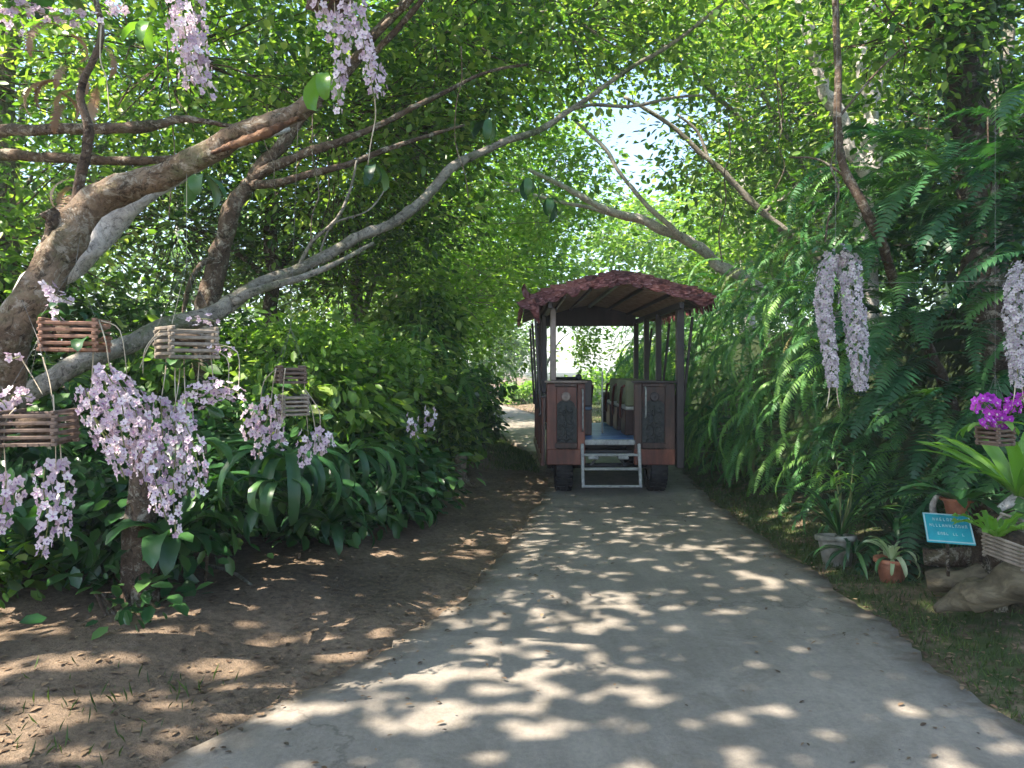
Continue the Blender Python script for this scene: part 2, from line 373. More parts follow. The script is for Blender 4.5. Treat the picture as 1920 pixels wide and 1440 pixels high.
def crown_points(blobs, per=22, spread=.30, shell=.45):
    """blobs: (center, (rx,ry,rz), n leaves) -> leaf points gathered in clumps"""
    P_, C_, B_ = [], [], []
    for c, r, n in blobs:
        k = max(3, int(n * (DENS if r[0] > .95 else 1) / per)); c = np.array(c, float); r = np.array(r, float)
        d = unit(RNG.normal(0, 1, (k, 3))); rad = RNG.uniform(shell, 1, k) ** .5
        cc = c + d * rad[:, None] * r * (1 + .18 * RNG.normal(0, 1, (k, 1)))
        P_.append(cc); B_ += [c] * k
        idx = np.repeat(np.arange(k), per)
        off = RNG.normal(0, 1, (k * per, 3)) * spread * np.array([1, 1, .42]) * np.repeat(RNG.uniform(.6, 1.3, k), per)[:, None]
        C_.append((cc[idx] + off, off, np.repeat(RNG.uniform(0, 1, k), per)))
    pts = np.concatenate([a for a, _, _ in C_]); off = np.concatenate([o for _, o, _ in C_]); tn = np.concatenate([t for _, _, t in C_])
    return np.concatenate(P_), np.array(B_), pts, off, tn
def foliage(name, parent, blobs, mat, leaf, origin=(0, 0, 0), per=22, spread=.30, shape=HEX, width=1.0, droop=.35, cull=None, shell=.45, twig=None, flat=.6, twigfrac=.4):
    cc, bb, pts, off, tn = crown_points(blobs, per, spread, shell)
    dirs = off * 1.2 + RNG.normal(0, .14, off.shape); dirs[:, 2] -= droop * spread
    ok = np.ones(len(pts), bool)
    if cull: ok &= cull(pts)
    # nothing grows into the lane the wagon uses
    lane = (pts[:, 2] < 3.0) & (pts[:, 0] > XL(pts[:, 1]) - .05) & (pts[:, 0] < XR(pts[:, 1]) + .02)
    ok &= ~lane & (pts[:, 2] > ground_z(pts[:, 0], pts[:, 1]) + .02)
    near = (np.abs(pts[:, 0]) < .8 * pts[:, 1] + .6) & (pts[:, 1] < 2.6) & (pts[:, 1] > -.8) & (pts[:, 2] < 3.0); ok &= ~near
    pts, dirs, tn = pts[ok], dirs[ok], tn[ok]
    tint = np.clip(tn * .55 + RNG.uniform(0, .45, len(pts)), 0, 1)
    v, f, t = leaf_arrays(pts - np.array(origin), leaf * 1.12, dirs, shape, width, flat, tint, .5)
    o = link(name, np_mesh(name, v, f, mat, t), parent); tag(o, kind='stuff')
    if twig is not None:
        mb = MB(); ks = [i for i in range(len(cc)) if RNG.uniform() < twigfrac]
        for i in ks:
            a = Vector(cc[i]); b_ = Vector(bb[i])
            if cull and not cull(cc[i:i + 1])[0]: continue
            if a.z < 3.0 and XL(a.y) - .1 < a.x < XR(a.y) + .1: continue
            s = a.lerp(b_, .75); mid = a.lerp(s, .5) + Vector(RNG.normal(0, .08, 3)); e = a + (a - mid) * .25
            og = Vector(origin); mb.tube([s - og, mid - og, a - og, e - og], [.012, .009, .006, .003], 3, cap=False)
        if mb.v:
            tag(mb.build('twigs', twig, parent), kind='stuff')
    return o
def limb(mb, pts, org, n=12, jit=.3, sub=7, k=1.0):
    """pts: (px,py,Y,halfwidth px) list -> tapered wobbly tube"""
    raw = [(Vector(q[:3]) - Vector(org), q[3]) if len(q) == 5 else (P(*q[:3]) - Vector(org), max(.004, q[3] / F * q[2])) for q in pts]
    sp = spline(raw, sub); vs = []
    for p, r in sp:
        o = Vector(org); q = p + o
        w = Vector((noise.noise(q * 2.2), noise.noise(q * 2.2 + Vector((9, 0, 0))), noise.noise(q * 2.2 + Vector((0, 9, 0))))) * r * .7
        vs.append(p + w)
    mb.tube(vs, [r * k * (1 + .09 * noise.noise((p + Vector(org)) * 7)) for p, r in sp], n, jit)
def B(px, py, Y, rx, ry, rz, n): return (tuple(P(px, py, Y)), (rx, ry, rz), n)

def tree(name, label, limbs, blobs, bark_, leafm, leaf, cat='tree', group=None, base=None, per=22, spread=.3, branches=(), thick=1.0, **kw):
    p0 = P(*limbs[0][0][:3]) if base is None else Vector(base)
    root = empty(name, p0, label, cat, group); org = tuple(p0)
    tr = MB(); limb(tr, limbs[0], org, 14, k=thick); tr.build('trunk', bark_, root)
    for L in list(limbs[1:]) + list(branches):
        mb = MB(); limb(mb, L, org, 9, k=thick); mb.build('branch', bark_, root)
    if blobs:
        foliage('crown', root, blobs, leafm, leaf, org, per, spread, twig=bark_, **kw)
    return root

def gbase(x, y): return (x, y, float(ground_z(x, y)) - .05)
def wl_(pts): return [(x, y, z, w, 'world') for x, y, z, w in pts]

# ------------------------------------------------------------------ trees on the left
def tl(*a): return list(a)
big = empty('tree', gbase(-3.45, 3.9), 'thick brown leaning tree whose sawn-off limb crosses behind the upper left flowers', 'tree')
org = tuple(big.location)
mb = MB(); limb(mb, [(-280, 1330, 3.9, 62), (-150, 1130, 3.9, 55), (-60, 930, 3.85, 50), (0, 740, 3.8, 46), (48, 580, 3.8, 42), (105, 460, 3.8, 41), (190, 378, 3.8, 36), (290, 318, 3.8, 29), (400, 272, 3.75, 27), (500, 228, 3.7, 24), (592, 180, 3.7, 20)], org, 20, jit=.35, k=.78); mb.build('trunk', M['bark_tan'], big)
mb = MB(); limb(mb, [(95, 470, 3.8, 20), (100, 420, 3.75, 17), (88, 396, 3.72, 15)], org, 10, .3); mb.build('branch_stub', M['bark_dark'], big)
mb = MB(); limb(mb, [(128, 470, 3.9, 13), (140, 380, 4.0, 11), (158, 300, 4.0, 10), (165, 240, 4.0, 9), (150, 170, 4.0, 7), (190, 60, 4.0, 6), (160, -60, 4.0, 4)], org, 8, .3); mb.build('branch', M['bark_brown'], big)
# torn strip of raw wood on the underside of the limb
mb = MB(); limb(mb, [(395, 287, 3.70, 3), (430, 275, 3.68, 7), (475, 258, 3.655, 9), (520, 238, 3.63, 7), (560, 218, 3.63, 3)], org, 8, .5); mb.build('torn_bark', M['raw_wood'], big)
foliage('crown', big, [B(-450, 60, 4.6, 1.2, 1.2, 1.0, 1000), B(120, -300, 4.6, 1.2, 1.2, .5, 1800)], M['leaf_mid'], .085, org, twig=M['bark_brown'])

tree('tree', 'pale barked limb of a tree rising behind the thick brown leaning trunk', [
    [(-330, 1230, 5.0, 40), (-140, 900, 5.0, 34), (10, 640, 5.0, 28), (115, 500, 5.0, 27), (200, 420, 5.05, 25), (290, 350, 5.1, 20), (380, 300, 5.2, 15), (450, 268, 5.4, 10), (540, 240, 5.7, 6)]],
    [B(500, -160, 6.2, 1.4, 1.3, .7, 3000)], M['bark_pale'], M['leaf_mid'], .085, base=gbase(-4.6, 5.0))

tree('tree', 'tree beyond the left edge with two level bare branches reaching into view', [
    [(-620, 1080, 6.0, 40), (-560, 700, 6.0, 34), (-480, 420, 5.9, 28), (-420, 150, 5.9, 20), (-400, -200, 6, 12)],
    [(-490, 400, 5.9, 15), (-250, 270, 5.6, 13), (-40, 250, 5.4, 11), (90, 246, 5.3, 10), (200, 243, 5.3, 10), (285, 236, 5.3, 10), (345, 222, 5.3, 7), (430, 236, 5.3, 4), (520, 243, 5.4, 2)],
    [(-500, 470, 5.9, 15), (-240, 300, 5.7, 12), (-40, 287, 5.6, 11), (60, 290, 5.6, 10), (180, 296, 5.6, 9), (300, 300, 5.6, 8), (420, 288, 5.6, 5)]],
    [B(-150, 120, 7.0, 1.7, 1.5, 1.1, 6500), B(-40, 460, 7.0, 1.2, 1.3, 1.0, 4500), B(330, 100, 7.4, 1.2, 1.3, .9, 5500)], M['bark_brown'], M['leaf_mid'], .08, base=gbase(-6.4, 6.0))

arch = tree('tree', 'long mossy limb leaning low over the hanging baskets and arching up across the lane', [
    [(-260, 1080, 4.6, 40), (-130, 880, 4.6, 36), (-20, 775, 4.7, 32), (80, 722, 4.8, 29), (190, 665, 5.0, 26), (310, 610, 5.3, 24), (410, 572, 5.6, 24), (480, 533, 5.9, 18), (560, 500, 6.1, 15), (650, 455, 6.3, 14), (755, 403, 6.6, 14), (815, 350, 6.8, 13), (860, 305, 7.0, 12), (920, 278, 7.2, 10), (1000, 245, 7.4, 9), (1070, 203, 7.6, 7), (1180, 130, 7.8, 6), (1290, 58, 8, 5), (1420, -50, 8, 3.5)]],
    [B(1060, 30, 8.6, 1.6, 1.4, .85, 7000), B(1330, -40, 8.4, 1.4, 1.4, .7, 4000)], M['bark_grey'], M['leaf_mid'], .085, base=gbase(-4.0, 4.6), thick=.68, branches=[
    [(1068, 204, 7.6, 5), (1110, 195, 7.6, 4.5), (1180, 198, 7.7, 4.5), (1250, 186, 7.8, 4), (1320, 178, 7.9, 3)],
    [(560, 500, 6.1, 5), (585, 452, 6.1, 5), (630, 410, 6.1, 4.5), (655, 360, 6.2, 4), (668, 300, 6.2, 3)],
    [(430, 565, 5.6, 14), (520, 532, 5.7, 11), (610, 505, 5.9, 8), (700, 455, 6.1, 5)],
    [(600, 470, 6.15, 3), (625, 420, 6.2, 3), (690, 395, 6.3, 2.5), (725, 350, 6.4, 2)]])

tree('tree', 'dark upright tree forking behind the arching mossy limb, with flaking brown bark', [
    [(380, 960, 6.8, 28), (385, 800, 6.8, 26), (388, 640, 6.8, 25), (392, 560, 6.8, 24), (404, 490, 6.8, 24), (436, 395, 6.8, 20), (478, 335, 6.8, 17), (540, 250, 6.8, 14), (610, 170, 6.8, 13), (690, 80, 6.9, 12), (780, -20, 7, 10), (860, -120, 7, 8)]],
    [B(620, 210, 8.6, 1.5, 1.5, 1.2, 7000), B(820, 60, 8.4, 1.5, 1.5, 1.1, 9000), B(760, 250, 9.2, 1.2, 1.4, .9, 6000)], M['bark_brown'], M['leaf_mid'], .085, base=gbase(-2.82, 6.8), thick=.8, branches=[
    [(478, 335, 6.8, 12), (560, 285, 6.6, 11), (640, 262, 6.6, 9), (705, 240, 6.7, 7), (800, 190, 6.8, 6), (900, 140, 7, 4), (990, 120, 7.2, 3)],
    [(470, 350, 6.8, 11), (540, 335, 6.5, 9), (620, 318, 6.5, 8), (700, 288, 6.6, 7), (780, 262, 6.7, 5), (870, 235, 7, 3)],
    [(665, 110, 6.7, 9), (715, 55, 6.5, 8), (765, 5, 6.4, 8), (820, -60, 6.4, 6)],
    [(700, 100, 6.6, 7), (750, 50, 6.5, 7), (800, -10, 6.4, 6)],
    [(408, 480, 6.8, 8), (372, 500, 6.6, 6), (352, 540, 6.5, 6), (345, 590, 6.5, 4)]])

# ------------------------------------------------------------------ trees on the right
tree('tree', 'pale grey tree leaning left over the wagon roof from the fern bank', [
    [(1700, 860, 13, 16), (1600, 720, 13, 15), (1500, 600, 13, 14), (1400, 525, 13, 13), (1345, 490, 13, 13), (1290, 452, 13, 12), (1235, 425, 13, 12), (1180, 405, 13, 11), (1120, 385, 13, 8), (1050, 348, 13, 6), (990, 318, 13, 4)],
    [(1330, 485, 13, 8), (1275, 440, 12.8, 7), (1225, 395, 12.8, 6), (1170, 335, 12.8, 5), (1130, 275, 12.8, 5), (1075, 225, 12.8, 3)],
    [(1200, 412, 13, 6), (1120, 395, 13.3, 5), (1000, 365, 13.6, 3)]],
    [B(1000, 350, 15, 1.6, 1.5, 1.0, 5500), B(1390, 500, 14.6, 1.2, 1.2, .7, 2500)], M['bark_pale'], M['leaf_light'], .11, thick=.78, base=gbase(6.9, 13), shape=DIA, width=1.3)
tree('tree', 'thin light brown forked branch tree left of the pale upright trunks', [
    [(1760, 740, 11, 10), (1620, 560, 11, 9), (1520, 470, 11, 7), (1450, 415, 11, 7), (1390, 358, 11, 6), (1330, 300, 11, 5), (1260, 235, 11, 4), (1170, 180, 11, 3)],
    [(1430, 398, 11, 4), (1470, 370, 11, 3), (1500, 340, 11, 2)], [(1330, 300, 11, 3), (1310, 250, 11, 3), (1270, 215, 11, 2)]],
    [B(1465, 190, 12.2, 1.9, 1.5, 1.3, 6500), B(1350, 330, 12.5, 1.0, 1.2, .9, 2200)], M['bark_grey'], M['leaf_mid'], .10, base=gbase(6.5, 11))
tree('tree', 'straight pale trunk standing far back between the wagon roof and the fern bank', [
    [(1402, 720, 19, 13), (1400, 560, 19, 12), (1397, 420, 19, 11), (1396, 300, 19, 11), (1385, 180, 19, 9), (1420, 40, 19, 8)], [(1396, 330, 19, 7), (1440, 240, 19, 5), (1490, 130, 19, 4)]],
    [B(1400, 40, 20, 3.0, 2.5, 2.0, 8000)], M['bark_pale'], M['leaf_light'], .13, base=gbase(6.1, 19), shape=DIA, width=1.3)
tree('tree', 'slim brown curving sapling rising beside the twin white flower tassels', [
    [(1800, 800, 8.6, 15), (1740, 650, 7.6, 14), (1690, 552, 6.6, 13), (1655, 470, 6.2, 12), (1622, 400, 6.0, 12), (1588, 325, 6.0, 11), (1574, 230, 6.0, 10), (1570, 110, 6.0, 9), (1562, -60, 6.0, 8)], [(1600, 345, 6, 4), (1540, 300, 6.1, 3), (1480, 295, 6.2, 2)], [(1574, 220, 6, 4), (1630, 150, 6.1, 3), (1690, 90, 6.2, 2)]],
    [B(1600, -160, 6.4, 1.4, 1.2, .6, 2800), B(1700, 60, 6.8, .7, .7, .5, 1500)], M['bark_brown'], M['leaf_mid'], .085, base=gbase(5.16, 8.6), thick=.72)
tree('tree', 'pale grey tree splitting in two high trunks behind the slim brown sapling', [
    [(1632, 700, 9, 19), (1630, 560, 9, 18), (1625, 430, 9, 17), (1632, 320, 9, 16), (1632, 220, 9, 13), (1618, 120, 9, 12), (1640, -60, 9, 10)],
    [(1625, 340, 9, 14), (1570, 220, 9, 13), (1530, 110, 9, 12), (1488, -50, 9, 10)], [(1632, 230, 9, 6), (1665, 90, 9, 5), (1680, 0, 9, 4)]],
    [B(1560, -80, 9.6, 2.0, 1.6, .9, 4500), B(1730, 200, 10.5, 1.7, 1.6, 1.2, 7000), B(1800, 340, 10.5, 1.3, 1.4, 1.1, 4500)], M['bark_pale'], M['leaf_mid'], .09, base=gbase(4.6, 9.0))
tree('tree', 'dark thick trunk draped with moss at the upper right corner', [
    [(1880, 700, 7.6, 38), (1850, 450, 7.6, 36), (1815, 250, 7.6, 34), (1800, 100, 7.6, 34), (1795, -100, 7.6, 30)]],
    [B(1800, -20, 7.1, .45, .4, .55, 3200), B(1880, 250, 7.6, 1.2, 1.0, .8, 4500)], M['bark_dark'], M['leaf_dark'], .08, base=gbase(4.9, 7.6), spread=.18)
tree('tree', 'slender greyish tree at the far right behind the moss-draped trunk', [
    [(1960, 600, 8.6, 13), (1920, 350, 8.6, 12), (1872, 190, 8.6, 11), (1885, 90, 8.6, 11), (1905, -80, 8.6, 10)]],
    [B(2000, 60, 9.5, 1.7, 1.5, 1.4, 5500)], M['bark_grey'], M['leaf_mid'], .09, base=gbase(6.1, 8.6))

# ------------------------------------------------------------------ middle and far trees that close the lane
def mid(label, x, y, h, blobs, leafm, leaf, bark_, r=.13, lean=0, group=None, **kw):
    L = wl_([(x, y, float(ground_z(x, y)) - .1, r), (x + lean * .3, y, h * .3, r * .85), (x + lean * .7, y, h * .65, r * .65), (x + lean, y, h, r * .4)])
    kw.setdefault('spread', .38)
    br = [wl_([(x + lean * .5, y, h * .5, r * .45), ((x + lean * .5 + (b[0][0])) / 2, (y + b[0][1]) / 2, (h * .5 + b[0][2]) / 2 + .2, r * .3), (b[0][0], b[0][1], b[0][2], r * .15)]) for b in blobs]
    return tree('tree', label, [L], blobs, bark_, leafm, leaf, base=(x, y, float(ground_z(x, y)) - .1), group=group, branches=br, **kw)
mid('small-leaved tree filling the upper left behind the two level branches', -6.4, 9.5, 6.0, [B(60, 60, 10, 1.5, 1.5, 1.0, 5000), B(60, 330, 10, 1.9, 1.5, 1.4, 7500), B(300, 190, 10.5, 1.9, 1.5, 1.6, 9500)], M['leaf_mid'], .085, M['bark_grey'])
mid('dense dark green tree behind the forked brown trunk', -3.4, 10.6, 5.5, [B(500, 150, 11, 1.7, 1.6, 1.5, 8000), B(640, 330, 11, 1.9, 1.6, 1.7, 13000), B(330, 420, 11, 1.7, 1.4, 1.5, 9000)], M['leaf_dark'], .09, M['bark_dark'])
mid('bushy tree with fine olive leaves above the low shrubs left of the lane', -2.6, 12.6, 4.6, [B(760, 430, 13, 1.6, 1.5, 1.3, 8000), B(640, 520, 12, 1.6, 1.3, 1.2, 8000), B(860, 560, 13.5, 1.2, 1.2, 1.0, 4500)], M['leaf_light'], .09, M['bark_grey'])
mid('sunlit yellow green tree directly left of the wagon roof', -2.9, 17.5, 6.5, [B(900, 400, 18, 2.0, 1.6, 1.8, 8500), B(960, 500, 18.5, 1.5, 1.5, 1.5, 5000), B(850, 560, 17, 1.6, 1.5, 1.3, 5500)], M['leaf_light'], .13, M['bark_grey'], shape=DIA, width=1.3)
mid('tall leafy tree whose crown hangs over the lane at the top centre', -2.2, 14.5, 8.0, [B(800, 130, 14, 2.0, 1.8, 1.5, 8000), B(960, 60, 12.5, 1.8, 1.8, 1.2, 7500), B(930, 200, 15, 1.7, 1.5, 1.2, 3800)], M['leaf_light'], .11, M['bark_grey'], shape=DIA, width=1.3)
mid('tree overhanging the lane high up right of the top centre', 5.6, 13.0, 8.0, [B(1160, 10, 12, 1.2, 1.6, .6, 2000), B(1350, 60, 12.5, 1.5, 1.7, 1.0, 3600), B(1480, 110, 13.5, 1.7, 1.7, 1.5, 7000)], M['leaf_mid'], .11, M['bark_grey'], shape=DIA, width=1.3)
mid('green tree on the right bank above the far end of the ferns', 6.8, 16.5, 6.5, [B(1500, 330, 17, 2.0, 1.8, 1.7, 8000), B(1400, 430, 18, 1.4, 1.5, 1.4, 3500), B(1620, 250, 15, 1.8, 1.5, 1.6, 6500)], M['leaf_mid'], .13, M['bark_pale'], shape=DIA, width=1.3)
mid('tree at the right edge with broad green leaves over the ferns', 6.2, 8.6, 5.0, [B(1860, 420, 8.8, 1.4, 1.1, .9, 5500), B(1960, 300, 9.4, 1.2, 1.2, 1.2, 4500), B(1720, 380, 9.6, 1.2, 1.0, .8, 4500)], M['leaf_dark'], .11, M['bark_brown'])
mid('airy blue green tree glowing in the light gap over the wagon', 7.5, 27, 11, [B(1040, 300, 27, 1.8, 2, 2.2, 2000), B(1080, 440, 25, 2.2, 2, 1.8, 4500), B(1250, 440, 25, 2.2, 2, 1.5, 3800)], M['leaf_light'], .17, M['bark_pale'], shape=DIA, width=1.3)
mid('bright tree closing the left side of the lane behind the wagon', -2.8, 24, 8, [B(780, 330, 24, 3.2, 2.5, 3, 8500), B(930, 540, 24, 1.4, 1.8, 1.6, 3500), B(760, 540, 23, 2.4, 2, 1.8, 5000), B(1050, 540, 26, 1.2, 1.5, 1.3, 2500)], M['leaf_light'], .17, M['bark_pale'], shape=DIA, width=1.3)
mid('bright tree closing the right side of the lane behind the wagon', 8.5, 25, 9, [B(1420, 400, 25, 2.6, 2.2, 2.8, 7500), B(1330, 560, 25, 1.8, 2, 1.8, 4500), B(1560, 420, 24, 2.5, 2, 3, 6000)], M['leaf_light'], .17, M['bark_pale'], shape=DIA, width=1.3)
mid('slight tree seen through the front opening of the wagon', .9, 20, 3.2, [B(1075, 620, 20, .75, .8, .7, 2600), B(1050, 660, 20.5, .6, .7, .5, 1500)], M['leaf_light'], .10, M['bark_pale'], r=.06, shape=DIA, width=1.3)
for k, (x, y, h, r) in enumerate([(-26, 40, 13, 6), (-17, 38, 14, 5), (-10, 42, 13, 5), (-4.5, 46, 11, 4), (9.5, 44, 13, 4.6), (15, 40, 14, 5), (22, 38, 14, 5.5), (31, 42, 14, 6), (-3, 60, 9, 4), (14, 62, 12, 5)]):
    mid('large leafy tree in the belt of trees far behind the wagon', x, y, h * .8, [((x, y, h * .62), (r, r * .7, h * .30), 5500), ((x + .5 * r, y - 1, h * .3), (r * .8, r * .6, h * .25), 3500)], M['leaf_light'] if k % 3 else M['leaf_mid'], .30, M['bark_pale'], r=.22, group='trees far behind the wagon', shape=DIA, width=1.5, spread=.7, twigfrac=.1)
RNG = np.random.default_rng(99)
# trees added with unseen crowns, placed and thinned to dapple the lane
SH = dict(spread=.38, per=40, shape=HEX, width=1.25, flat=.75, twigfrac=.25)
def shade(label, x, y, h, blobs): mid(label, x, y, h, [(c, r, int(n * .36)) for c, r, n in blobs], M['leaf_mid'], .20, M['bark_grey'], r=.2, **SH)
shade('tall tree added for shade left of the lane, its unseen crown above the leaning trunk', -6.8, 1.6, 7.8, [((-4.4, 2.6, 8.3), (1.6, 1.5, .8), 3600), ((-2.2, 1.2, 8.8), (1.5, 1.4, .7), 3600), ((-5.6, .4, 8.8), (1.6, 1.4, .8), 4200), ((-3.6, 4.8, 8.2), (1.9, 1.5, .9), 3600), ((-6.8, 3.4, 8.0), (1.8, 1.6, 1.0), 1800)])
shade('tall tree added for shade right of the lane, its unseen crown above the path', 6.6, .8, 8.2, [((.2, 2.2, 9.0), (1.6, 1.6, .8), 3000), ((3.2, 2.0, 8.8), (1.5, 1.3, .8), 1200), ((-1.2, 3.9, 8.8), (1.5, 1.4, .8), 4200), ((-1.6, 2.0, 8.6), (1.2, 1.1, .7), 2200)])
shade('tree added for shade whose unseen crown roofs the lane above the wagon', -5.4, 7.8, 8.6, [((-2.8, 6.4, 9.4), (2.0, 1.5, .8), 3800), ((-5.0, 6.4, 9.2), (1.6, 1.5, .8), 1200)])

RNG = np.random.default_rng(101); random.seed(101)
# ------------------------------------------------------------------ low shrubs on the left
def shrub(label, x, y, blobs, leafm, leaf, group=None, name='shrub', stems=6, **kw):
    z0 = float(ground_z(x, y)); root = empty(name, (x, y, z0), label, 'shrub', group)
    mb = MB()
    for k in range(stems):
        c, r, n = blobs[k % len(blobs)]
        e = Vector(c) + Vector((random.uniform(-r[0], r[0]) * .6, random.uniform(-r[1], r[1]) * .6, random.uniform(-.2, .7) * r[2])) - Vector((x, y, z0))
        s = Vector((random.uniform(-.12, .12), random.uniform(-.12, .12), -.05)); m_ = s.lerp(e, .5) + Vector((random.uniform(-.1, .1), random.uniform(-.1, .1), .12))
        mb.tube([s, m_, e], [.018, .012, .005], 5, cap=False)
    mb.build('stem', M['bark_brown'], root)
    kw.setdefault('spread', .16); kw.setdefault('per', 14)
    foliage('foliage', root, blobs, leafm, leaf, (x, y, z0), **kw); return root
def W(x, y, z, rx, ry, rz, n): return ((x, y, z), (rx, ry, rz), n)
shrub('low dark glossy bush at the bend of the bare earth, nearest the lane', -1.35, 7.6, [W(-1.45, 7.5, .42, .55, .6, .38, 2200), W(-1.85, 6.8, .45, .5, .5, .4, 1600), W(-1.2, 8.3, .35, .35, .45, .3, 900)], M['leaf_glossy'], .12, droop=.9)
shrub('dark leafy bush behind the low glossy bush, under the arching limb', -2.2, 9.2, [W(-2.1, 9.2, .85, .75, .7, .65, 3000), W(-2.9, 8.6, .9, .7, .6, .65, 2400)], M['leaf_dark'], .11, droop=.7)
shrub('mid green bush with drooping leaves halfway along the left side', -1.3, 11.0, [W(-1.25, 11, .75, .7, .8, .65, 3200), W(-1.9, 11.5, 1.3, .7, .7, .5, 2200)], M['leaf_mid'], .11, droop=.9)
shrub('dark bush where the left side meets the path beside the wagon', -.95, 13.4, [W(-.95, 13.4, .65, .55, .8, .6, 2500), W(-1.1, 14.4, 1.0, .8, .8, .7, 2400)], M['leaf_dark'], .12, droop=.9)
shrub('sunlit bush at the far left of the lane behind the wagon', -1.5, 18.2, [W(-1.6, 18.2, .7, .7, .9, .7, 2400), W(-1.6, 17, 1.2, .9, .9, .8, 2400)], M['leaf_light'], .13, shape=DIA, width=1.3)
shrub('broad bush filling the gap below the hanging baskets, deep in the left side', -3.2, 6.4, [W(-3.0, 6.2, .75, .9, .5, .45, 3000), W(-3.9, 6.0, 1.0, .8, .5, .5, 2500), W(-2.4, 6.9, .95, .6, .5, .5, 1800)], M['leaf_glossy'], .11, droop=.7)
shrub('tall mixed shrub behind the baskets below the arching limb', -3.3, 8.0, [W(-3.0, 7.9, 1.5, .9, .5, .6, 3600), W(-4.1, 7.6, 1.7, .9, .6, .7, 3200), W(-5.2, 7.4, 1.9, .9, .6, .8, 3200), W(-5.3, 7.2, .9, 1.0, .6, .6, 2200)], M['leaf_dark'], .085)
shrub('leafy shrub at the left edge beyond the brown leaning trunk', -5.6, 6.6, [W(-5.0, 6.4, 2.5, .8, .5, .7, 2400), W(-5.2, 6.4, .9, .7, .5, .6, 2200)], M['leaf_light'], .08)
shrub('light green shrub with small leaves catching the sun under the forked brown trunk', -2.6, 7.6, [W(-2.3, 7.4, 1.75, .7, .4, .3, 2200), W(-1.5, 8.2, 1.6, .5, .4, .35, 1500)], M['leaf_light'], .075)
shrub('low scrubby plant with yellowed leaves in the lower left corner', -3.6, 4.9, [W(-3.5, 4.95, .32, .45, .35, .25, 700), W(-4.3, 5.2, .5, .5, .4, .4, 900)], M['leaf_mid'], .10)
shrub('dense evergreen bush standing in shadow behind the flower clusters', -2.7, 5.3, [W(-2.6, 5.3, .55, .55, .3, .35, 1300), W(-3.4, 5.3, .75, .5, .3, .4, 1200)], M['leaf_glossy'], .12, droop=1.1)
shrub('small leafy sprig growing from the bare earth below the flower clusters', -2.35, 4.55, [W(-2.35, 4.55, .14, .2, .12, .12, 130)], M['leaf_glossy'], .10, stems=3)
shrub('light shrub on the right bank just beyond the wagon', 3.6, 19, [W(3.4, 18.5, .9, .7, 1.2, .9, 2600), W(3.8, 21, 1.2, .9, 1.4, 1.2, 3000)], M['leaf_light'], .13, shape=DIA, width=1.3)
shrub('low sunlit scrub crossing the end of the lane', .8, 33, [W(-1.2, 33, .6, 1.3, .8, .6, 1600), W(1.2, 34, .5, 1.4, .8, .5, 1500), W(3.6, 33, .8, 1.4, .8, .8, 1800)], M['leaf_light'], .2, shape=DIA, width=1.3)

# ------------------------------------------------------------------ strap leaves and fern fronds
def strap_mesh(name, mat, L=.6, W_=.09, droop=.5, fold=.25, wave=.12, seg=9, rise=.9, tipw=.05):
    """a single long leaf from the origin along +X, rising then drooping"""
    vs = []; fs = []; x = z = 0; a = rise
    for i in range(seg + 1):
        t = i / seg; w = W_ * (math.sin(math.pi * (t * .86 + .07)) ** .75) * (1 if t < .98 else .3) + .004
        if t > .999: w = tipw * W_
        ww = wave * W_ * math.sin(i * 2.1)
        for s, zz in ((-1, fold), (-.5, fold * .42), (0, 0), (.5, fold * .42), (1, fold)):
            vs.append((x - math.sin(a) * zz * w, s * w, z + math.cos(a) * (zz * w) + ww * (s if abs(s) == 1 else 0)))
        a -= droop * 1.9 / seg * (0.5 + t); x += math.cos(a) * L / seg; z += math.sin(a) * L / seg
    for i in range(seg):
        for j in range(4): fs.append((i * 5 + j, i * 5 + j + 1, i * 5 + j + 6, i * 5 + j + 5))
    mb = MB(); mb.add(vs, fs, True); return mb.mesh(name, mat)
def frond_mesh(name, mat, L=.9, W_=.11, n=30, droop=1.6, rise=.6, lw=.32, seed=0, petiole=.12, sag=.25):
    rr = random.Random(seed); vs = []; fs = []; pts = []; a = rise; x = z = y = 0; b_ = rr.uniform(-.25, .25)
    seg = 14
    for i in range(seg + 1):
        pts.append((Vector((x, y, z)), a)); t = i / seg
        a -= droop / seg * (.6 + .8 * t); x += math.cos(a) * L / seg; z += math.sin(a) * L / seg; y += b_ * L / seg * t
    mb = MB()
    mb.tube([p for p, _ in pts[::2]], [.005 * (1 - .8 * k / seg * 2) for k in range(len(pts[::2]))], 3, cap=False)
    for i in range(n):
        t = petiole + (1 - petiole) * i / n; k = min(seg - 1, int(t * seg)); q = t * seg - k
        p = pts[k][0].lerp(pts[k + 1][0], q); a = pts[k][1]
        d = Vector((math.cos(a), 0, math.sin(a))); up = Vector((-math.sin(a), 0, math.cos(a)))
        w = W_ * (math.sin(math.pi * min(1, (t - petiole) / (1 - petiole) * .9 + .1)) ** .6)
        for s in (-1, 1):
            dr = (Vector((0, s, 0)) * .93 + d * rr.uniform(.25, .5) - up * sag * rr.uniform(.6, 1.4)).normalized()
            hw = L / n * lw * rr.uniform(.8, 1.15)
            ww = w * rr.uniform(.85, 1.1); tip = p + dr * ww; m_ = p + dr * ww * .5 + Vector((0, 0, .006))
            mb.add([p - d * hw, m_ - d * hw * .9, tip, m_ + d * hw * .9, p + d * hw], [(0, 1, 2, 3, 4)])
    return mb.mesh(name, mat)
def aim(d, roll=0.0):
    """rotation whose local +X points along horizontal part of d"""
    return (roll, 0, math.atan2(d[1], d[0]))
FR = [frond_mesh('frond', M['fern_obj'], L=.95 + .12 * k, W_=.062 + .008 * k, n=44, droop=2.1 + .2 * k, rise=.45 + .12 * k, seed=k, lw=.36, sag=.6) for k in range(4)]
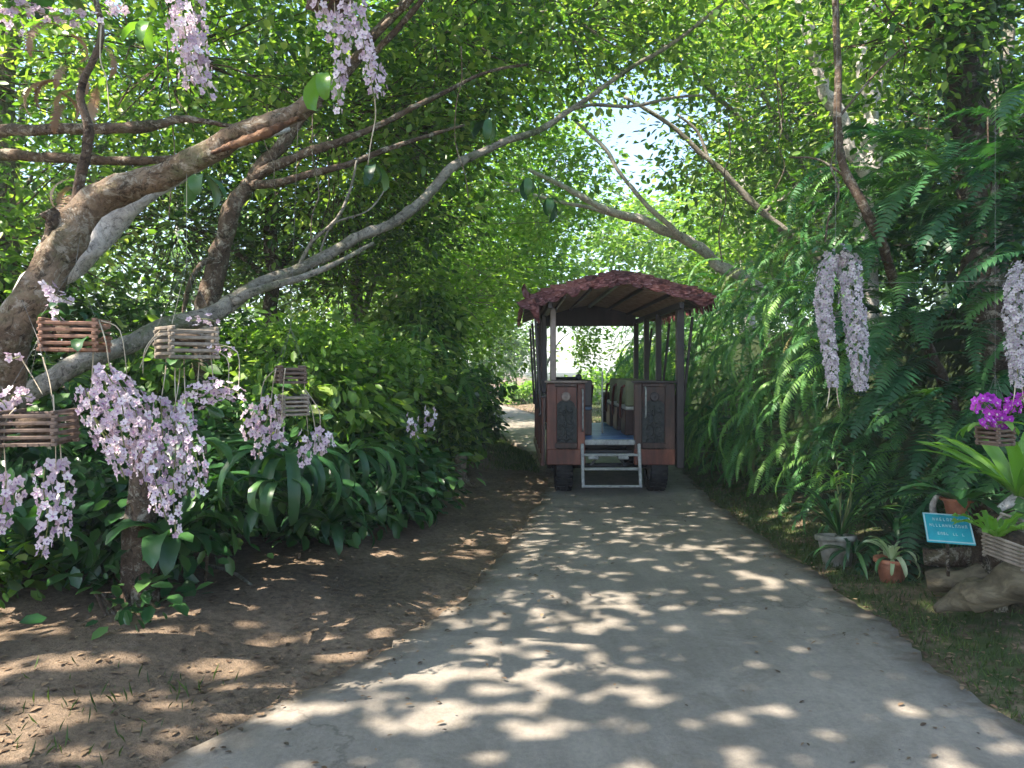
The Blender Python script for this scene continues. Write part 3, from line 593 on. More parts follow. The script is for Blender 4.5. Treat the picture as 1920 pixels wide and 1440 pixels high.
FRD = [frond_mesh('frond', M['fern_dark_obj'], L=.85 + .1 * k, W_=.12, n=26, droop=1.5 + .25 * k, rise=.6, seed=10 + k, lw=.4) for k in range(3)]
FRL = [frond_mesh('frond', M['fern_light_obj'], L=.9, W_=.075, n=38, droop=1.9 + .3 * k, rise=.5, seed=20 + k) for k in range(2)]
FRX = [frond_mesh('frond', M['fern_old_obj'], L=.95, W_=.06, n=36, droop=2.6, rise=.2, seed=33, sag=.9)]
def fern(label, c, n, meshes, face, group=None, cat='fern', scale=(.7, 1.15), spread=(.25, .25, .2), arc=1.0, name='fern', tip=(-.2, .5)):
    root = empty(name, c, label, cat, group)
    for k in range(n):
        ang = math.atan2(face[1], face[0]) + random.uniform(-arc, arc)
        s = random.uniform(*scale)
        link('frond', random.choice(meshes), root, (random.uniform(-1, 1) * spread[0], random.uniform(-1, 1) * spread[1], random.uniform(-1, 1) * spread[2]),
             (random.uniform(-.35, .35), random.uniform(*tip), ang), s)
    return root
# the hanging curtain of ferns on the right bank
random.seed(11)
nf = 0
for y in [5.6, 6.6, 7.6, 8.6, 9.7, 10.9, 12.2, 13.8, 15.6, 17.6]:
    top = 3.1 if y < 8 else 2.9
    for z in np.arange(.5, top + .3, .46):
        x = 3.42 - .02 * (y - 6) + .22 * (z / 3) + (.35 if y < 6.2 else 0) + random.uniform(-.1, .1)
        x += .38 * max(0, 1.1 - z)
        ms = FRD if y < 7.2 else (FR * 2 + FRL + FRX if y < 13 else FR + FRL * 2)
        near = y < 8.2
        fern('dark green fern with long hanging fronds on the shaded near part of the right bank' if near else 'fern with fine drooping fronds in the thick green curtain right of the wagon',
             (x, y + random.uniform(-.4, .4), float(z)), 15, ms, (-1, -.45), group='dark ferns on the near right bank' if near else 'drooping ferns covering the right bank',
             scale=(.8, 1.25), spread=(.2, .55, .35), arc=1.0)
# yellow-green fern tops and scattered ferns on the left
fern('fresh light green fern high at the top of the fern curtain', (3.7, 9.4, 3.2), 16, FRL, (-1, -.4), spread=(.3, .8, .25))
fern('full light green fern bulging from the curtain just right of the wagon roof', (3.5, 12.2, 2.2), 26, FR + FRL, (-1, -.4), spread=(.3, 1.0, .6))
fern('lush fern hanging low in the curtain beside the far end of the wagon', (3.4, 15.2, 1.5), 24, FR + FRL, (-1, -.4), spread=(.3, 1.1, .7))
fern('bright fern catching the sun at the far end of the fern curtain', (3.4, 18.5, 1.6), 14, FRL, (-1, -.3), spread=(.3, .8, .6))
fern('green fern above the low bushes on the left, nearest the wagon', (-1.15, 12.6, 1.25), 16, FR, (1, -.5), spread=(.3, .5, .35), arc=1.4)
fern('bluish green fern in shade left of the lane behind the bush at the bend', (-2.0, 9.0, 1.6), 16, FRD, (.6, -1), spread=(.5, .3, .25), arc=1.5)
fern('arching fern beside the dark bush at the path edge left of the wagon', (-1.1, 14.2, 1.3), 16, FR, (1, -.5), spread=(.3, .5, .3), arc=1.4)
fern('fern drooping over the left slope beneath the arching limb', (-2.9, 8.2, 1.15), 16, FR, (.3, -1), spread=(.5, .2, .3), arc=1.5)
fern('low fern among the dark leaves at the foot of the left slope', (-2.0, 6.5, .62), 14, FRD, (.4, -1), spread=(.4, .2, .15), arc=1.5, scale=(.5, .8))

def rosette(label, c, n, L, W_, mat, name='plant', cat='plant', group=None, rise=(.5, 1.2), droop=(.3, .7), arc=None, part='leaf', fold=.25, wave=.12, parent_is=None, scale=(.75, 1.1)):
    root = empty(name, c, label, cat, group) if parent_is is None else parent_is
    ms = [strap_mesh(part, mat, L, W_, random.uniform(*droop), fold, wave, rise=random.uniform(*rise)) for _ in range(5)]
    off = Vector(c) if parent_is is not None else Vector((0, 0, 0))
    for k in range(n):
        a = 2.399 * k + random.uniform(-.2, .2)
        if arc: a = arc[0] + random.uniform(-arc[1], arc[1])
        link(part, random.choice(ms), root, off + Vector((.02 * math.cos(a), .02 * math.sin(a), 0)), (random.uniform(-.2, .2), random.uniform(-.15, .15), a), random.uniform(*scale))
    return root
def onG(px, py, dz=0.0):
    x, y = G(px, py); return (x, y, float(ground_z(x, y)) + dz)
# broad dark leaves behind the flowers on the left
rosette('clump of long dark strap leaves arching down beside the bare earth', (-1.55, 5.3, .62), 16, .75, .055, M['leaf_glossy_obj'], droop=(.9, 1.5), rise=(.7, 1.2))
rosette('glossy broad-leaved plant right of the lilac flower clusters', (-1.75, 4.9, .75), 14, .42, .036, M['leaf_glossy_obj'], droop=(.8, 1.3))
rosette('broad dark leaves hanging just behind the small right hand lilac clusters', (-1.45, 4.6, .9), 9, .36, .036, M['leaf_glossy_obj'], droop=(1.1, 1.6), rise=(.1, .6))
rosette('large oval leaves sprouting between the lilac clusters and the slender double basket', (-1.9, 4.3, 1.15), 7, .32, .05, M['leaf_glossy_obj'], droop=(.7, 1.2), rise=(.2, .8))
rosette('dark leaved plant under the middle lilac clusters', (-2.2, 4.8, .5), 14, .45, .06, M['leaf_glossy_obj'], droop=(.8, 1.3))
rosette('dark leaved plant at the lower left behind the hanging flower tassels', (-3.0, 4.6, .55), 14, .5, .06, M['leaf_glossy_obj'], droop=(.8, 1.3))
for (px, py, Y) in [(700, 930, 6.6), (760, 960, 7.2), (620, 980, 5.8), (790, 900, 7.8), (560, 900, 5.6)]:
    p = P(px, py, Y); rosette('dark glossy strap-leaved plant at the foot of the left slope', tuple(p), 13, .48, .045, M['leaf_glossy_obj'], droop=(1.0, 1.6), rise=(.4, 1.0), group='strap-leaved plants along the left slope')
rosette('long narrow leaves hanging almost to the bare earth below the slender double basket', (-1.5, 4.95, 1.0), 20, .82, .034, M['leaf_glossy_obj'], rise=(.1, .8), droop=(1.5, 2.1))
rosette('second plant of long hanging leaves right of the first, over the bare earth', (-1.25, 5.7, .95), 18, .75, .034, M['leaf_glossy_obj'], rise=(.1, .8), droop=(1.5, 2.1))
shrub('tall broad-leaved bush rising beside the lane behind the bush at the bend', -2.1, 10.2, [W(-1.7, 9.9, 1.5, .6, .6, .5, 2600), W(-2.5, 9.6, 1.7, .7, .6, .5, 2600), W(-1.4, 11.4, 2.2, .6, .7, .6, 2400)], M['leaf_mid'], .11, droop=.9)
shrub('leafy bush with larger drooping leaves under the arching limb', -2.6, 7.4, [W(-2.2, 7.2, 1.2, .7, .5, .45, 2200), W(-3.3, 7.0, 1.45, .7, .5, .45, 2200), W(-1.7, 7.9, 1.0, .5, .5, .4, 1400)], M['leaf_mid'], .12, droop=1.2)
fern('light green fern spilling over the tall bushes left of the lane', (-1.5, 10.4, 1.85), 18, FRL + FR, (.8, -.8), spread=(.4, .4, .25), arc=1.4)
fern('fresh green fern above the leafy bushes under the arching limb', (-2.6, 8.0, 1.6), 16, FR + FRL, (.4, -1), spread=(.5, .3, .2), arc=1.4)
# palm-like plants
fern('feathery palm-like plant above the path edge left of the wagon', (-.95, 11.6, 1.25), 14, FRL + FR, (.8, -.6), cat='plant', name='palm', spread=(.1, .1, .1), arc=2.2, scale=(.8, 1.2), tip=(-.6, .1))

M['dry_obj'] = leafmat('dry_obj', [(.20, .12, .07), (.34, .23, .15), (.48, .38, .28)], .3, rough=.7, byobj=True, tcol=(1, .8, .6))
def ftex(k): return frond_mesh('frond', M['dry_obj'], L=.5, W_=.07, n=20, droop=2.6, rise=.2, seed=40 + k, lw=.5)
FRB = [ftex(k) for k in range(2)]
fern('dried tan fern tuft hanging among the leaves in the upper left', tuple(P(150, 110, 4.8)), 12, FRB, (0, -1), spread=(.12, .1, .3), arc=3, scale=(.5, .9))
fern('dried brown fern tuft hanging below the two level branches at the left', tuple(P(160, 370, 5.4)), 10, FRB, (0, -1), spread=(.12, .1, .15), arc=3, scale=(.5, .9))
for k, (px, py, Y) in enumerate([(915, 225, 6.6), (990, 335, 6.6), (700, 310, 5.6), (380, 330, 4.6), (1030, 372, 7.0)]):
    rosette('few large dark leaves dangling from a thin vine', tuple(P(px, py, Y)), 4, .22, .04, M['leaf_glossy_obj'], name='vine_leaves', cat='vine', rise=(-.9, .1), droop=(.5, 1.2), group='large leaves dangling from thin vines')
# thin vines hanging through the canopy
random.seed(31)
for k in range(15):
    px = random.choice([random.uniform(0, 900), random.uniform(0, 900), random.uniform(1350, 1900)]); Y = random.uniform(4.6, 8.2); py = random.uniform(-60, 240); ln = random.uniform(90, 340)
    if py + ln > 560: ln = 560 - py
    pts = [P(px + random.uniform(-5, 5) * i, py + ln * i / 5 + random.uniform(-10, 10), Y) for i in range(6)]
    mb = MB(); mb.tube([p for p, _ in spline([(p, 0) for p in pts], 4)], random.uniform(.003, .007), 5, .2, cap=False)
    tag(mb.build('vine', M['bark_tan'] if k % 3 else M['bark_brown']), 'thin bare vine hanging down through the leaves', 'vine', 'thin vines hanging through the canopy')
# stump and pole on the left
def stump(label, x, y, h, r, mat):
    z = float(ground_z(x, y)); root = empty('tree_stump', (x, y, z), label, 'stump')
    mb = MB(); mb.tube([(0, 0, -.1), (.01, 0, .02), (0, .01, h * .5), (.02, 0, h * .9), (.02, 0, h)], [r * 1.7, r * 1.3, r, r * .95, r * .7], 14, .4); mb.build('trunk', mat, root)
    mb = MB()
    for k in range(6):
        a = k * 1.05 + .3; mb.tube([(r * .5 * math.cos(a), r * .5 * math.sin(a), .08), (r * 1.7 * math.cos(a), r * 1.7 * math.sin(a), .02), (r * 3 * math.cos(a + .3), r * 3 * math.sin(a + .3), -.05)], [r * .35, r * .25, r * .1], 6, .3)
    tag(mb.build('root_flare', mat, root)); return root
stump('pale weathered stump at the path edge in front of the far bushes', *G(862, 915), .40, .085, M['bark_tan'])
stump('slim brown trunk standing in the earth under the lilac clusters', *G(262, 1155), .95, .085, M['bark_brown'])
mb = MB(); x, y = G(385, 1110); z = float(ground_z(x, y))
mb.tube([(x, y, z - .05), (x + .03, y, z + .5), (x, y, z + 1.0)], [.012, .011, .009], 8, .2); tag(mb.build('wooden_stake', M['bark_tan']), 'thin upright stake in the earth right of the slim brown trunk', 'stake')
# surface roots across the earth
for k, (pp, r, lab) in enumerate([([(230, 1120), (300, 1098), (360, 1085), (430, 1098), (470, 1120)], .012, 'thin pale root looping over the earth below the lilac clusters')]):
    mb = MB(); pts = []
    for i, (a, b_) in enumerate(pp):
        x, y = G(a, b_); pts.append((Vector((x, y, float(ground_z(x, y)) + r * (.8 if k else 3 * math.sin(math.pi * i / 4)))), r))
    sp = spline(pts, 4); mb.tube([p for p, _ in sp], r, 8, .3); tag(mb.build('root', M['bark_grey']), lab, 'root')

# ------------------------------------------------------------------ ground cover
def scatter(name, n, size, mat, region, lift=.003, flat=.96, width=1.0, tilt=.12, cat='leaf litter', label=None, road=False, shape=HEX):
    pts = []
    while len(pts) < n:
        x, y = region(); 
        on = XL(y) < x < XR(y)
        if on and not road: continue
        if not on and road: continue
        pts.append((x, y, (0.008 if on else float(ground_z(x, y))) + lift * random.uniform(.6, 2.5)))
    pts = np.array(pts); d = RNG.normal(0, 1, pts.shape); d[:, 2] *= tilt
    v, f, t = leaf_arrays(pts, size, d, shape, width, flat, None, .5); o = link(name, np_mesh(name, v, f, mat, t)); tag(o, label, cat, kind='stuff')
def rl():
    y = 2.4 + 11 * random.random() ** 1.6; x = float(XL(y)) - abs(random.gauss(0, 1.5)) ; return x, y
def rr_():
    y = 2.6 + 9 * random.random() ** 1.4; x = float(XR(y)) + abs(random.gauss(0, .6)); return x, y
def ro():
    y = 2.6 + 9 * random.random(); e = random.random()
    x = float(XL(y)) + .5 * random.random() ** 3 * 2 if e < .45 else (float(XR(y)) - random.random() ** 3 if e < .8 else random.uniform(float(XL(y)), float(XR(y)))); return x, y
scatter('leaf_litter', 3800, .036, M['dead_leaf'], rl, label='dry brown leaves scattered over the bare earth left of the lane')
scatter('verge_litter', 1500, .036, M['dead_leaf'], rr_, label='dry leaves scattered on the mossy verge right of the lane')
scatter('road_litter', 700, .03, M['dead_leaf'], ro, road=True, label='few dry leaves lying on the concrete lane')
def grass(name, n, region, h, label):
    pts = []
    for _ in range(n):
        x, y = region()
        if XL(y) - .02 < x < XR(y) + .02: continue
        pts.append((x, y, float(ground_z(x, y)) - .005))
    pts = np.array(pts); d = RNG.normal(0, .45, pts.shape); d[:, 2] = 1
    v, f, t = leaf_arrays(pts, h, d, DIA, .18, 0, None, .5); o = link(name, np_mesh(name, v, f, M['grass'], t)); tag(o, label, 'grass', kind='stuff')
def cl(s):
    return s
def gr1():
    y = random.uniform(3.2, 16); return float(XR(y)) + .05 + abs(random.gauss(.25, .35)), y
grass('grass', 9000, gr1, .05, 'short patchy grass on the verge right of the lane')
def gr2():
    y = random.uniform(11.5, 19); return float(XL(y)) - .15 - abs(random.gauss(.2, .35)), y
grass('grass', 6000, gr2, .08, 'short sunlit grass strip left of the path behind the bushes')
def gr3():
    y = random.uniform(2.7, 3.9); x = random.gauss(-1.9, .4); return x, y
grass('grass', 110, gr3, .07, 'sparse green weeds in the earth at the bottom left')
def gr4(): return random.uniform(-30, 30), random.uniform(20, 45)
grass('grass', 24000, gr4, .16, 'bright meadow grass in the clearing far behind the wagon')

# ------------------------------------------------------------------ the open wagon
def wood(name, cols, sc_=7, rough=.45, stretch=(1, 1, .15), bmp=.3):
    m, nt, b = mat_new(name); v = objco(nt, stretch); t = ntex(nt, sc_, 6, .65, v, 1.2)
    c = ramp(nt, t.outputs[0], cols, [.3, .5, .7]); t2 = ntex(nt, 3, 5, .7, objco(nt))
    c = mixc(nt, .6, c, ramp(nt, t2.outputs[0], [(.45, .42, .4), (1.15, 1.1, 1.1)], [.35, .6]), 'MULTIPLY')
    nt.links.new(c, b.inputs['Base Color']); b.inputs['Roughness'].default_value = rough; bump(nt, b, t.outputs[0], bmp, .004); return m
M['wood_red'] = wood('wood_red', [(.05, .014, .009), (.125, .034, .02), (.24, .08, .045)])
M['wood_brown'] = wood('wood_brown', [(.022, .012, .010), (.055, .026, .019), (.12, .06, .042)])
M['wood_dark'] = wood('wood_dark', [(.025, .02, .022), (.045, .035, .035), (.07, .05, .045)])
M['wood_grey'] = wood('wood_grey', [(.16, .12, .10), (.26, .20, .17), (.36, .29, .25)])
M['carved'] = noisy('carved', [(.02, .024, .024), (.06, .06, .055)], 20, .55, .4, pos=[.35, .65])
M['blue_floor'] = noisy('blue_floor', [(.05, .15, .42), (.09, .22, .55), (.16, .32, .62)], 4, .45, .1, spec=.3, pos=[.3, .5, .75])
M['steel'] = noisy('steel', [(.16, .16, .16), (.30, .30, .29), (.42, .42, .40)], 16, .45, .2, pos=[.3, .5, .7])
M['black_steel'] = plain('black_steel', (.02, .02, .022), .5)
M['rubber'] = noisy('rubber', [(.012, .012, .013), (.03, .03, .03)], 20, .85, .3, pos=[.35, .65])
M['seat_green'] = plain('seat_green', (.16, .17, .08), .6)
M['seat_blue'] = plain('seat_blue', (.16, .22, .30), .6)
M['cream'] = plain('cream', (.55, .55, .48), .6)
M['roof_red'] = noisy('roof_red', [(.05, .016, .02), (.13, .036, .036), (.28, .12, .11), (.46, .33, .37)], 9, .6, .5, pos=[.36, .47, .56, .66], dist=.8)
nt = M['roof_red'].node_tree; bb = nt.nodes['Principled BSDF']; oi = nt.nodes.new('ShaderNodeObjectInfo'); src = bb.inputs['Base Color'].links[0].from_socket
vc = ramp(nt, oi.outputs['Random'], [(.28, .22, .28), (1.0, .9, .9), (.5, .38, .42), (1.25, 1.15, 1.2), (.35, .3, .36), (1.0, .8, .75)])
nt.links.new(mixc(nt, 1.0, src, vc, 'MULTIPLY'), bb.inputs['Base Color'])
M['lath'] = noisy('lath', [(.34, .24, .17), (.5, .38, .28)], 10, .7, .2, pos=[.35, .65])
WX, WY = 1.27, 9.5
wag = empty('wagon', (WX, WY, 0.0), 'open-sided carved wooden wagon with a shaggy red gabled roof standing on the lane', 'wagon')
def part(name, mb, mat, parent=wag, loc=(0, 0, 0), rot=(0, 0, 0)): return mb.build(name, mat, parent, loc, rot)
LEN = 3.0
mb = MB(); mb.box((0, LEN / 2 + .01, .665), (1.5, LEN - .02, .04), bev=.005); part('floor', mb, M['blue_floor'])
mb = MB(); mb.box((-.02, .0, .655), (.66, .05, .07), bev=.01); part('floor_edge', mb, M['steel'])
mb = MB()
for x in (-.38, .38): mb.box((x, LEN / 2, .52), (.08, LEN, .12))
for y in (.2, 1.1, 2.0, 2.9): mb.box((0, y, .50), (1.3, .07, .07))
part('chassis', mb, M['black_steel'])
# rear panels, each with stiles, rails, a sunk niche with carving, a skirt
def rear_panel(x0, x1, flip):
    w = x1 - x0; cx = (x0 + x1) / 2; root = None
    mb = MB(); mb.box((0, .03, .9), (w - .02, .03, 1.02)); root = part('rear_panel', mb, M['wood_brown'], wag, (cx, 0, 0))
    red = M['wood_red'] if flip < 0 else M['wood_brown']
    for s in (-1, 1):
        ww = .10 if s == -flip else .13
        mb = MB(); mb.box((s * (w / 2 - ww / 2), 0, .93), (ww, .05, .94), bev=.008); mb.build('stile', red, root)
    for z, h in ((1.385, .05), (.615, .07)):
        mb = MB(); mb.box((0, -.005, z), (w - .20, .05, h), bev=.008); mb.build('rail', M['wood_brown'], root)
    mb = MB(); mb.box((0, -.012, .47), (w, .06, .20), bev=.01); mb.build('skirt', M['wood_red'], root)
    # arched head: solid wood above the niche
    mb = MB(); ax = w / 2 - .115; zt = 1.36; n = 12; vs = []; fs = []
    for k in range(n + 1):
        x = -ax + 2 * ax * k / n; z = 1.08 + .12 * math.sqrt(max(0, 1 - (x / ax) ** 2)) 
        for yy in (-.012, .02): vs += [(x, yy, z), (x, yy, zt)]
    for k in range(n):
        a = k * 4; c_ = a + 4; fs += [(a, c_, c_ + 1, a + 1), (a + 2, a + 3, c_ + 3, c_ + 2), (a, a + 2, c_ + 2, c_)]
    mb.add(vs, fs); mb.build('arched_head', red, root)
    mb = MB(); mb.box((0, .012, .86), (2 * ax + .01, .012, .66)); mb.build('niche_back', M['carved'], root)
    # carved tracery in the niche: paired scrolls, leaves and a central rib
    mb = MB(); mb.tube([(0, .0, .56), (0, -.006, .8), (0, .0, 1.12)], [.012, .009, .012], 6); mb.build('carved_rib', M['carved'], root)
    for q, z in enumerate(np.arange(.60, 1.12, .078)):
        mb = MB(); sg_ = 1 if q % 2 else -1
        for s in (-1, 1):
            mb.tube([(s * .012, .0, z), (s * .045, -.008, z + .03 * sg_), (s * .085, -.004, z + .02 * sg_), (s * .095, .0, z - .012 * sg_), (s * .07, -.004, z - .025 * sg_), (s * .055, .0, z - .008 * sg_)], [.008, .010, .010, .009, .007, .005], 6)
        mb.build('scroll', M['carved'], root)
    mb = MB(); mb.lathe([(0, -.03), (.02, -.03), (.035, -.022), (.045, -.03), (.06, -.018), (.062, .0)], 16, (0, 0, 1.235), 'y'); mb.build('rosette', M['wood_grey'] if flip < 0 else M['wood_dark'], root)
    mb = MB(); mb.box((0, .0, 1.425), (w + .05, .11, .03), bev=.008); mb.build('cap_rail', M['wood_grey'] if flip < 0 else M['wood_dark'], root)
rear_panel(-.83, -.34, -1)
rear_panel(.28, .80, 1)
for s, x in ((-1, -.375), (1, .42)):
    mb = MB(); z0, z1 = (.80, 1.33) if s < 0 else (.97, 1.36)
    mb.tube([(x, -.03, z0), (x, -.075, z0 + .03), (x, -.075, z1 - .03), (x, -.03, z1)], .011, 8); part('grab_rail', mb, M['steel'])
# side panels
for s in (-1, 1):
    x = -.86 if s < 0 else .83
    mb = MB(); mb.box((0, LEN / 2 + .03, .80), (.03, LEN, .84)); sp = part('side_panel', mb, M['wood_brown'], wag, (x, 0, 0))
    for y in np.linspace(.05, LEN, 6):
        mb = MB(); mb.box((s * .022, y, .80), (.02, .08, .84), bev=.005); mb.build('stile', M['wood_red'], sp)
    mb = MB(); mb.box((0, LEN / 2 + .03, 1.235), (.09, LEN, .03), bev=.006); mb.build('cap_rail', M['wood_dark'], sp)
    mb = MB(); mb.box((s * .02, LEN / 2 + .03, .40), (.05, LEN, .10), bev=.006); mb.build('sill', M['wood_red'], sp)
# posts
def post(x, y, z0, z1, w, mat, name='post', x2=None):
    mb = MB(); mb.bar((x, y, z0), (x if x2 is None else x2, y, z1), w, w, up=(0, 1, 0), bev=.008); return part(name, mb, mat)
post(-.745, .06, 1.44, 2.36, .075, M['wood_grey']); post(.865, .0, .33, 2.36, .095, M['wood_dark'])  # rear left post gets paler wood, painting in the sun on it
for y in (1.05, 2.0, 2.96):
    post(-.82, y, 1.25, 2.36, .07, M['wood_dark']); post(.80, y, 1.25, 2.36, .075, M['wood_dark'])
for y in (.1, 1.5, 2.9):
    post(-.90, y, 1.0, 2.26, .035, M['wood_dark'], 'eave_pole', -.97); post(.92, y, 1.0, 2.26, .035, M['wood_dark'], 'eave_pole', 1.05)
for s, xs in ((-1, (-.97, -.87)), (1, (1.05, .84))):     # small curved bracket at the foot of the rear eave poles
    mb = MB(); mb.tube([(xs[0] + (.06 * -s), .1, 1.03), ((xs[0] + xs[1]) / 2, .09, .99), (xs[1], .08, 1.06)], [.02, .022, .02], 8); part('bracket', mb, M['wood_dark'])
# roof section (x across, z height)
SEC = [(-1.10, 2.36), (-.85, 2.45), (-.55, 2.545), (-.25, 2.63), (0.02, 2.68), (.30, 2.64), (.60, 2.56), (.90, 2.47), (1.16, 2.39)]
def sec(x):
    return float(np.interp(x, [a for a, _ in SEC], [b_ for _, b_ in SEC]))
Y0, Y1 = -.38, LEN + .35
mb = MB(); nx, ny = 40, 36; vs = []; fs = []
for j in range(ny + 1):
    for i in range(nx + 1):
        x = -1.10 + 2.26 * i / nx; y = Y0 + (Y1 - Y0) * j / ny
        vs.append((x, y, sec(x) + .05 + .03 * noise.noise(Vector((x * 6, y * 6, 0))) + .015 * noise.noise(Vector((x * 20, y * 20, 3)))))
for j in range(ny):
    for i in range(nx): a = j * (nx + 1) + i; fs.append((a, a + 1, a + nx + 2, a + nx + 1))
mb.add(vs, fs, True)
vs2 = [(x, y, z - .045 - (z - sec(x) - .05)) for x, y, z in vs]; mb.add(vs2, [tuple(reversed(f)) for f in fs])
part('roof', mb, M['roof_red'])
# shaggy scalloped covering along the edges: overlapping pointed flaps
def flap_mesh(seed):
    rr = random.Random(seed); mb = MB(); vs = []; fs = []; n = 5; m = 6
    for j in range(m + 1):
        t = j / m
        for i in range(n + 1):
            u_ = i / n * 2 - 1; w = .085 * (1 - .45 * t ** 2.5)
            vs.append((u_ * w + rr.uniform(-.004, .004), -.03 * math.sin(t * 2.2) - .014 * (1 - u_ * u_) * (1 - .4 * t) + rr.uniform(-.008, .008), -.20 * t * (1 - .22 * abs(u_) ** 2) + rr.uniform(-.006, .006)))
    for j in range(m):
        for i in range(n): a = j * (n + 1) + i; fs.append((a, a + 1, a + n + 2, a + n + 1))
    mb.add(vs, fs, True); return mb.mesh('roof_flap', M['roof_red'])
FL = [flap_mesh(k) for k in range(5)]
random.seed(5)
for row in range(3):
    x = -1.08 + .04 * row
    while x < 1.14:
        sl = math.atan2(sec(x + .05) - sec(x - .05), .1)
        link('roof_flap', random.choice(FL), wag, (x, Y0 + .005 - .012 * (2 - row) + random.uniform(-.01, .01), sec(x) + .115 - .035 * (2 - row)), (random.uniform(-.35, .05), -sl * .6 + random.uniform(-.15, .15), random.uniform(-.2, .2)), (random.uniform(.9, 2.0), 1, random.uniform(.45, .70)))
        x += .125 * random.uniform(.6, 1.4)
for s in (-1, 1):
    for y in np.arange(Y0 + .08, Y1, .13):
        x = -1.11 if s < 0 else 1.17
        link('roof_flap', random.choice(FL), wag, (x, y, sec(x) + .08), (random.uniform(-.3, 0), random.uniform(-.1, .1), s * R(90) + random.uniform(-.15, .15)), (1, 1, random.uniform(.7, .95)))
# upturned horn at the left corner, drooping corner folds
mb = MB(); mb.tube([(-1.04, Y0 + .02, 2.42), (-1.10, Y0, 2.50), (-1.125, Y0, 2.57), (-1.12, Y0, 2.63)], [.05, .04, .028, .008], 8, .5); part('corner_horn', mb, M['roof_red'])
mb = MB(); mb.tube([(-1.04, Y0 - .02, 2.42), (-1.00, Y0 - .03, 2.33), (-.97, Y0 - .02, 2.23), (-.94, Y0, 2.15)], [.06, .055, .04, .012], 9, .5); part('corner_fold', mb, M['roof_red'])
# underside laths, rafters, ridge pole, front gable board
for k, y in enumerate(np.arange(-.25, LEN + .2, .145)):
    mb = MB()
    for a, b_ in zip([q for q in SEC if abs(q[0]) < 1.0][:-1], [q for q in SEC if abs(q[0]) < 1.0][1:]): mb.bar((a[0], y, a[1] - .022), (b_[0], y, b_[1] - .022), .045, .016)
    part('lath', mb, M['lath'])
for x in (-.62, -.3, .34, .66):
    mb = MB(); mb.bar((x, -.3, sec(x) - .045), (x, LEN + .25, sec(x) - .045), .03, .04); part('rafter', mb, M['wood_dark'])
mb = MB(); mb.bar((.02, -.33, sec(0.02) - .05), (.02, LEN, sec(.02) - .05), .045, .05); part('ridge_pole', mb, M['cream'])
for x in (-.80, .82):
    mb = MB(); mb.bar((x, -.32, 2.375), (x, LEN + .2, 2.375), .06, .08, bev=.006); part('eave_beam', mb, M['wood_dark'])
for y, zb in ((LEN - .02, 2.30),):
    mb = MB(); vs = [(x, y, zb) for x in (-.78, .8)]; top = [(x, sec(x) - .03) for x in np.linspace(-.78, .8, 9)]
    v = [(x, y + d, z) for d in (0, .03) for x, z in [(-.78, zb)] + top + [(.8, zb)]]; k = len(v) // 2
    fs = [tuple(range(k)), tuple(reversed(range(k, 2 * k)))] + [(i, (i + 1) % k, (i + 1) % k + k, i + k) for i in range(k)]
    mb.add(v, fs); part('gable_board', mb, M['wood_dark'])
# benches facing along the wagon on both sides of the aisle
for y in (.55, 1.35, 2.15):
    for s in (-1, 1):
        x = .47 if s > 0 else -.40; mt = M['seat_green'] if s > 0 else M['seat_blue']
        mb = MB(); mb.box((0, 0, .86), (.42, .40, .34), bev=.01); bn = part('bench', mb, M['wood_brown'], wag, (x, y + .25, 0))
        mb = MB(); mb.box((0, .0, 1.06), (.42, .42, .06), bev=.02); mb.build('seat_cushion', M['cream'] if s > 0 else mt, bn)
        mb = MB(); mb.box((0, -.21, 1.26), (.42, .05, .36), bev=.015); mb.build('backrest', mt if s > 0 else M['wood_dark'], bn)
        mb = MB(); mb.tube([(-s * .22, -.2, 1.36), (-s * .23, -.08, 1.34), (-s * .23, .06, 1.22), (-s * .23, .14, 1.05), (-s * .22, .16, .9)], [.018, .02, .02, .018, .016], 8); mb.build('armrest', M['wood_red'], bn)
mb = MB(); mb.tube([(.0, 1.0, .68), (.0, 1.0, 1.55)], .012, 8); part('pole', mb, M['cream'])
mb = MB(); mb.tube([(-.75, .35, 1.47), (-.42, .35, 1.475)], .012, 8); mb.lathe([(0, .0), (.035, .01), (.045, .045), (.035, .08), (0, .095)], 12, (-.39, .35, 1.43)); part('handrail', mb, M['black_steel'])
# front bulkhead low
mb = MB(); mb.box((-.5, LEN - .05, .95), (.55, .03, .5), bev=.005); part('front_panel', mb, M['wood_brown'])
mb = MB(); mb.box((.5, LEN - .05, .95), (.55, .03, .5), bev=.005); part('front_panel', mb, M['wood_brown'])
# steps
stp = empty('step_frame', (0, 0, 0)); stp.parent = wag
for z, y, w in ((.50, -.04, .70), (.33, -.10, .70), (.12, -.16, .74)):
    mb = MB(); mb.box((-.02, y, z), (w, .09 if z > .2 else .06, .03), bev=.01); mb.build('tread', M['steel'], stp)
for x in (-.38, .34):
    mb = MB(); mb.bar((x, -.03, .64), (x, -.165, .10), .04, .035, bev=.008); mb.build('stringer', M['steel'], stp)
for x, s in ((-.22, 1), (.12, -1)):
    mb = MB(); mb.bar((x - .05 * s, .0, .36), (x + .05 * s, -.02, .49), .035, .03); mb.build('brace', M['black_steel'], stp)
    mb = MB(); mb.box((x - .02 * s, -.06, .465), (.13, .05, .04), bev=.01); mb.build('bracket', M['steel'], stp)
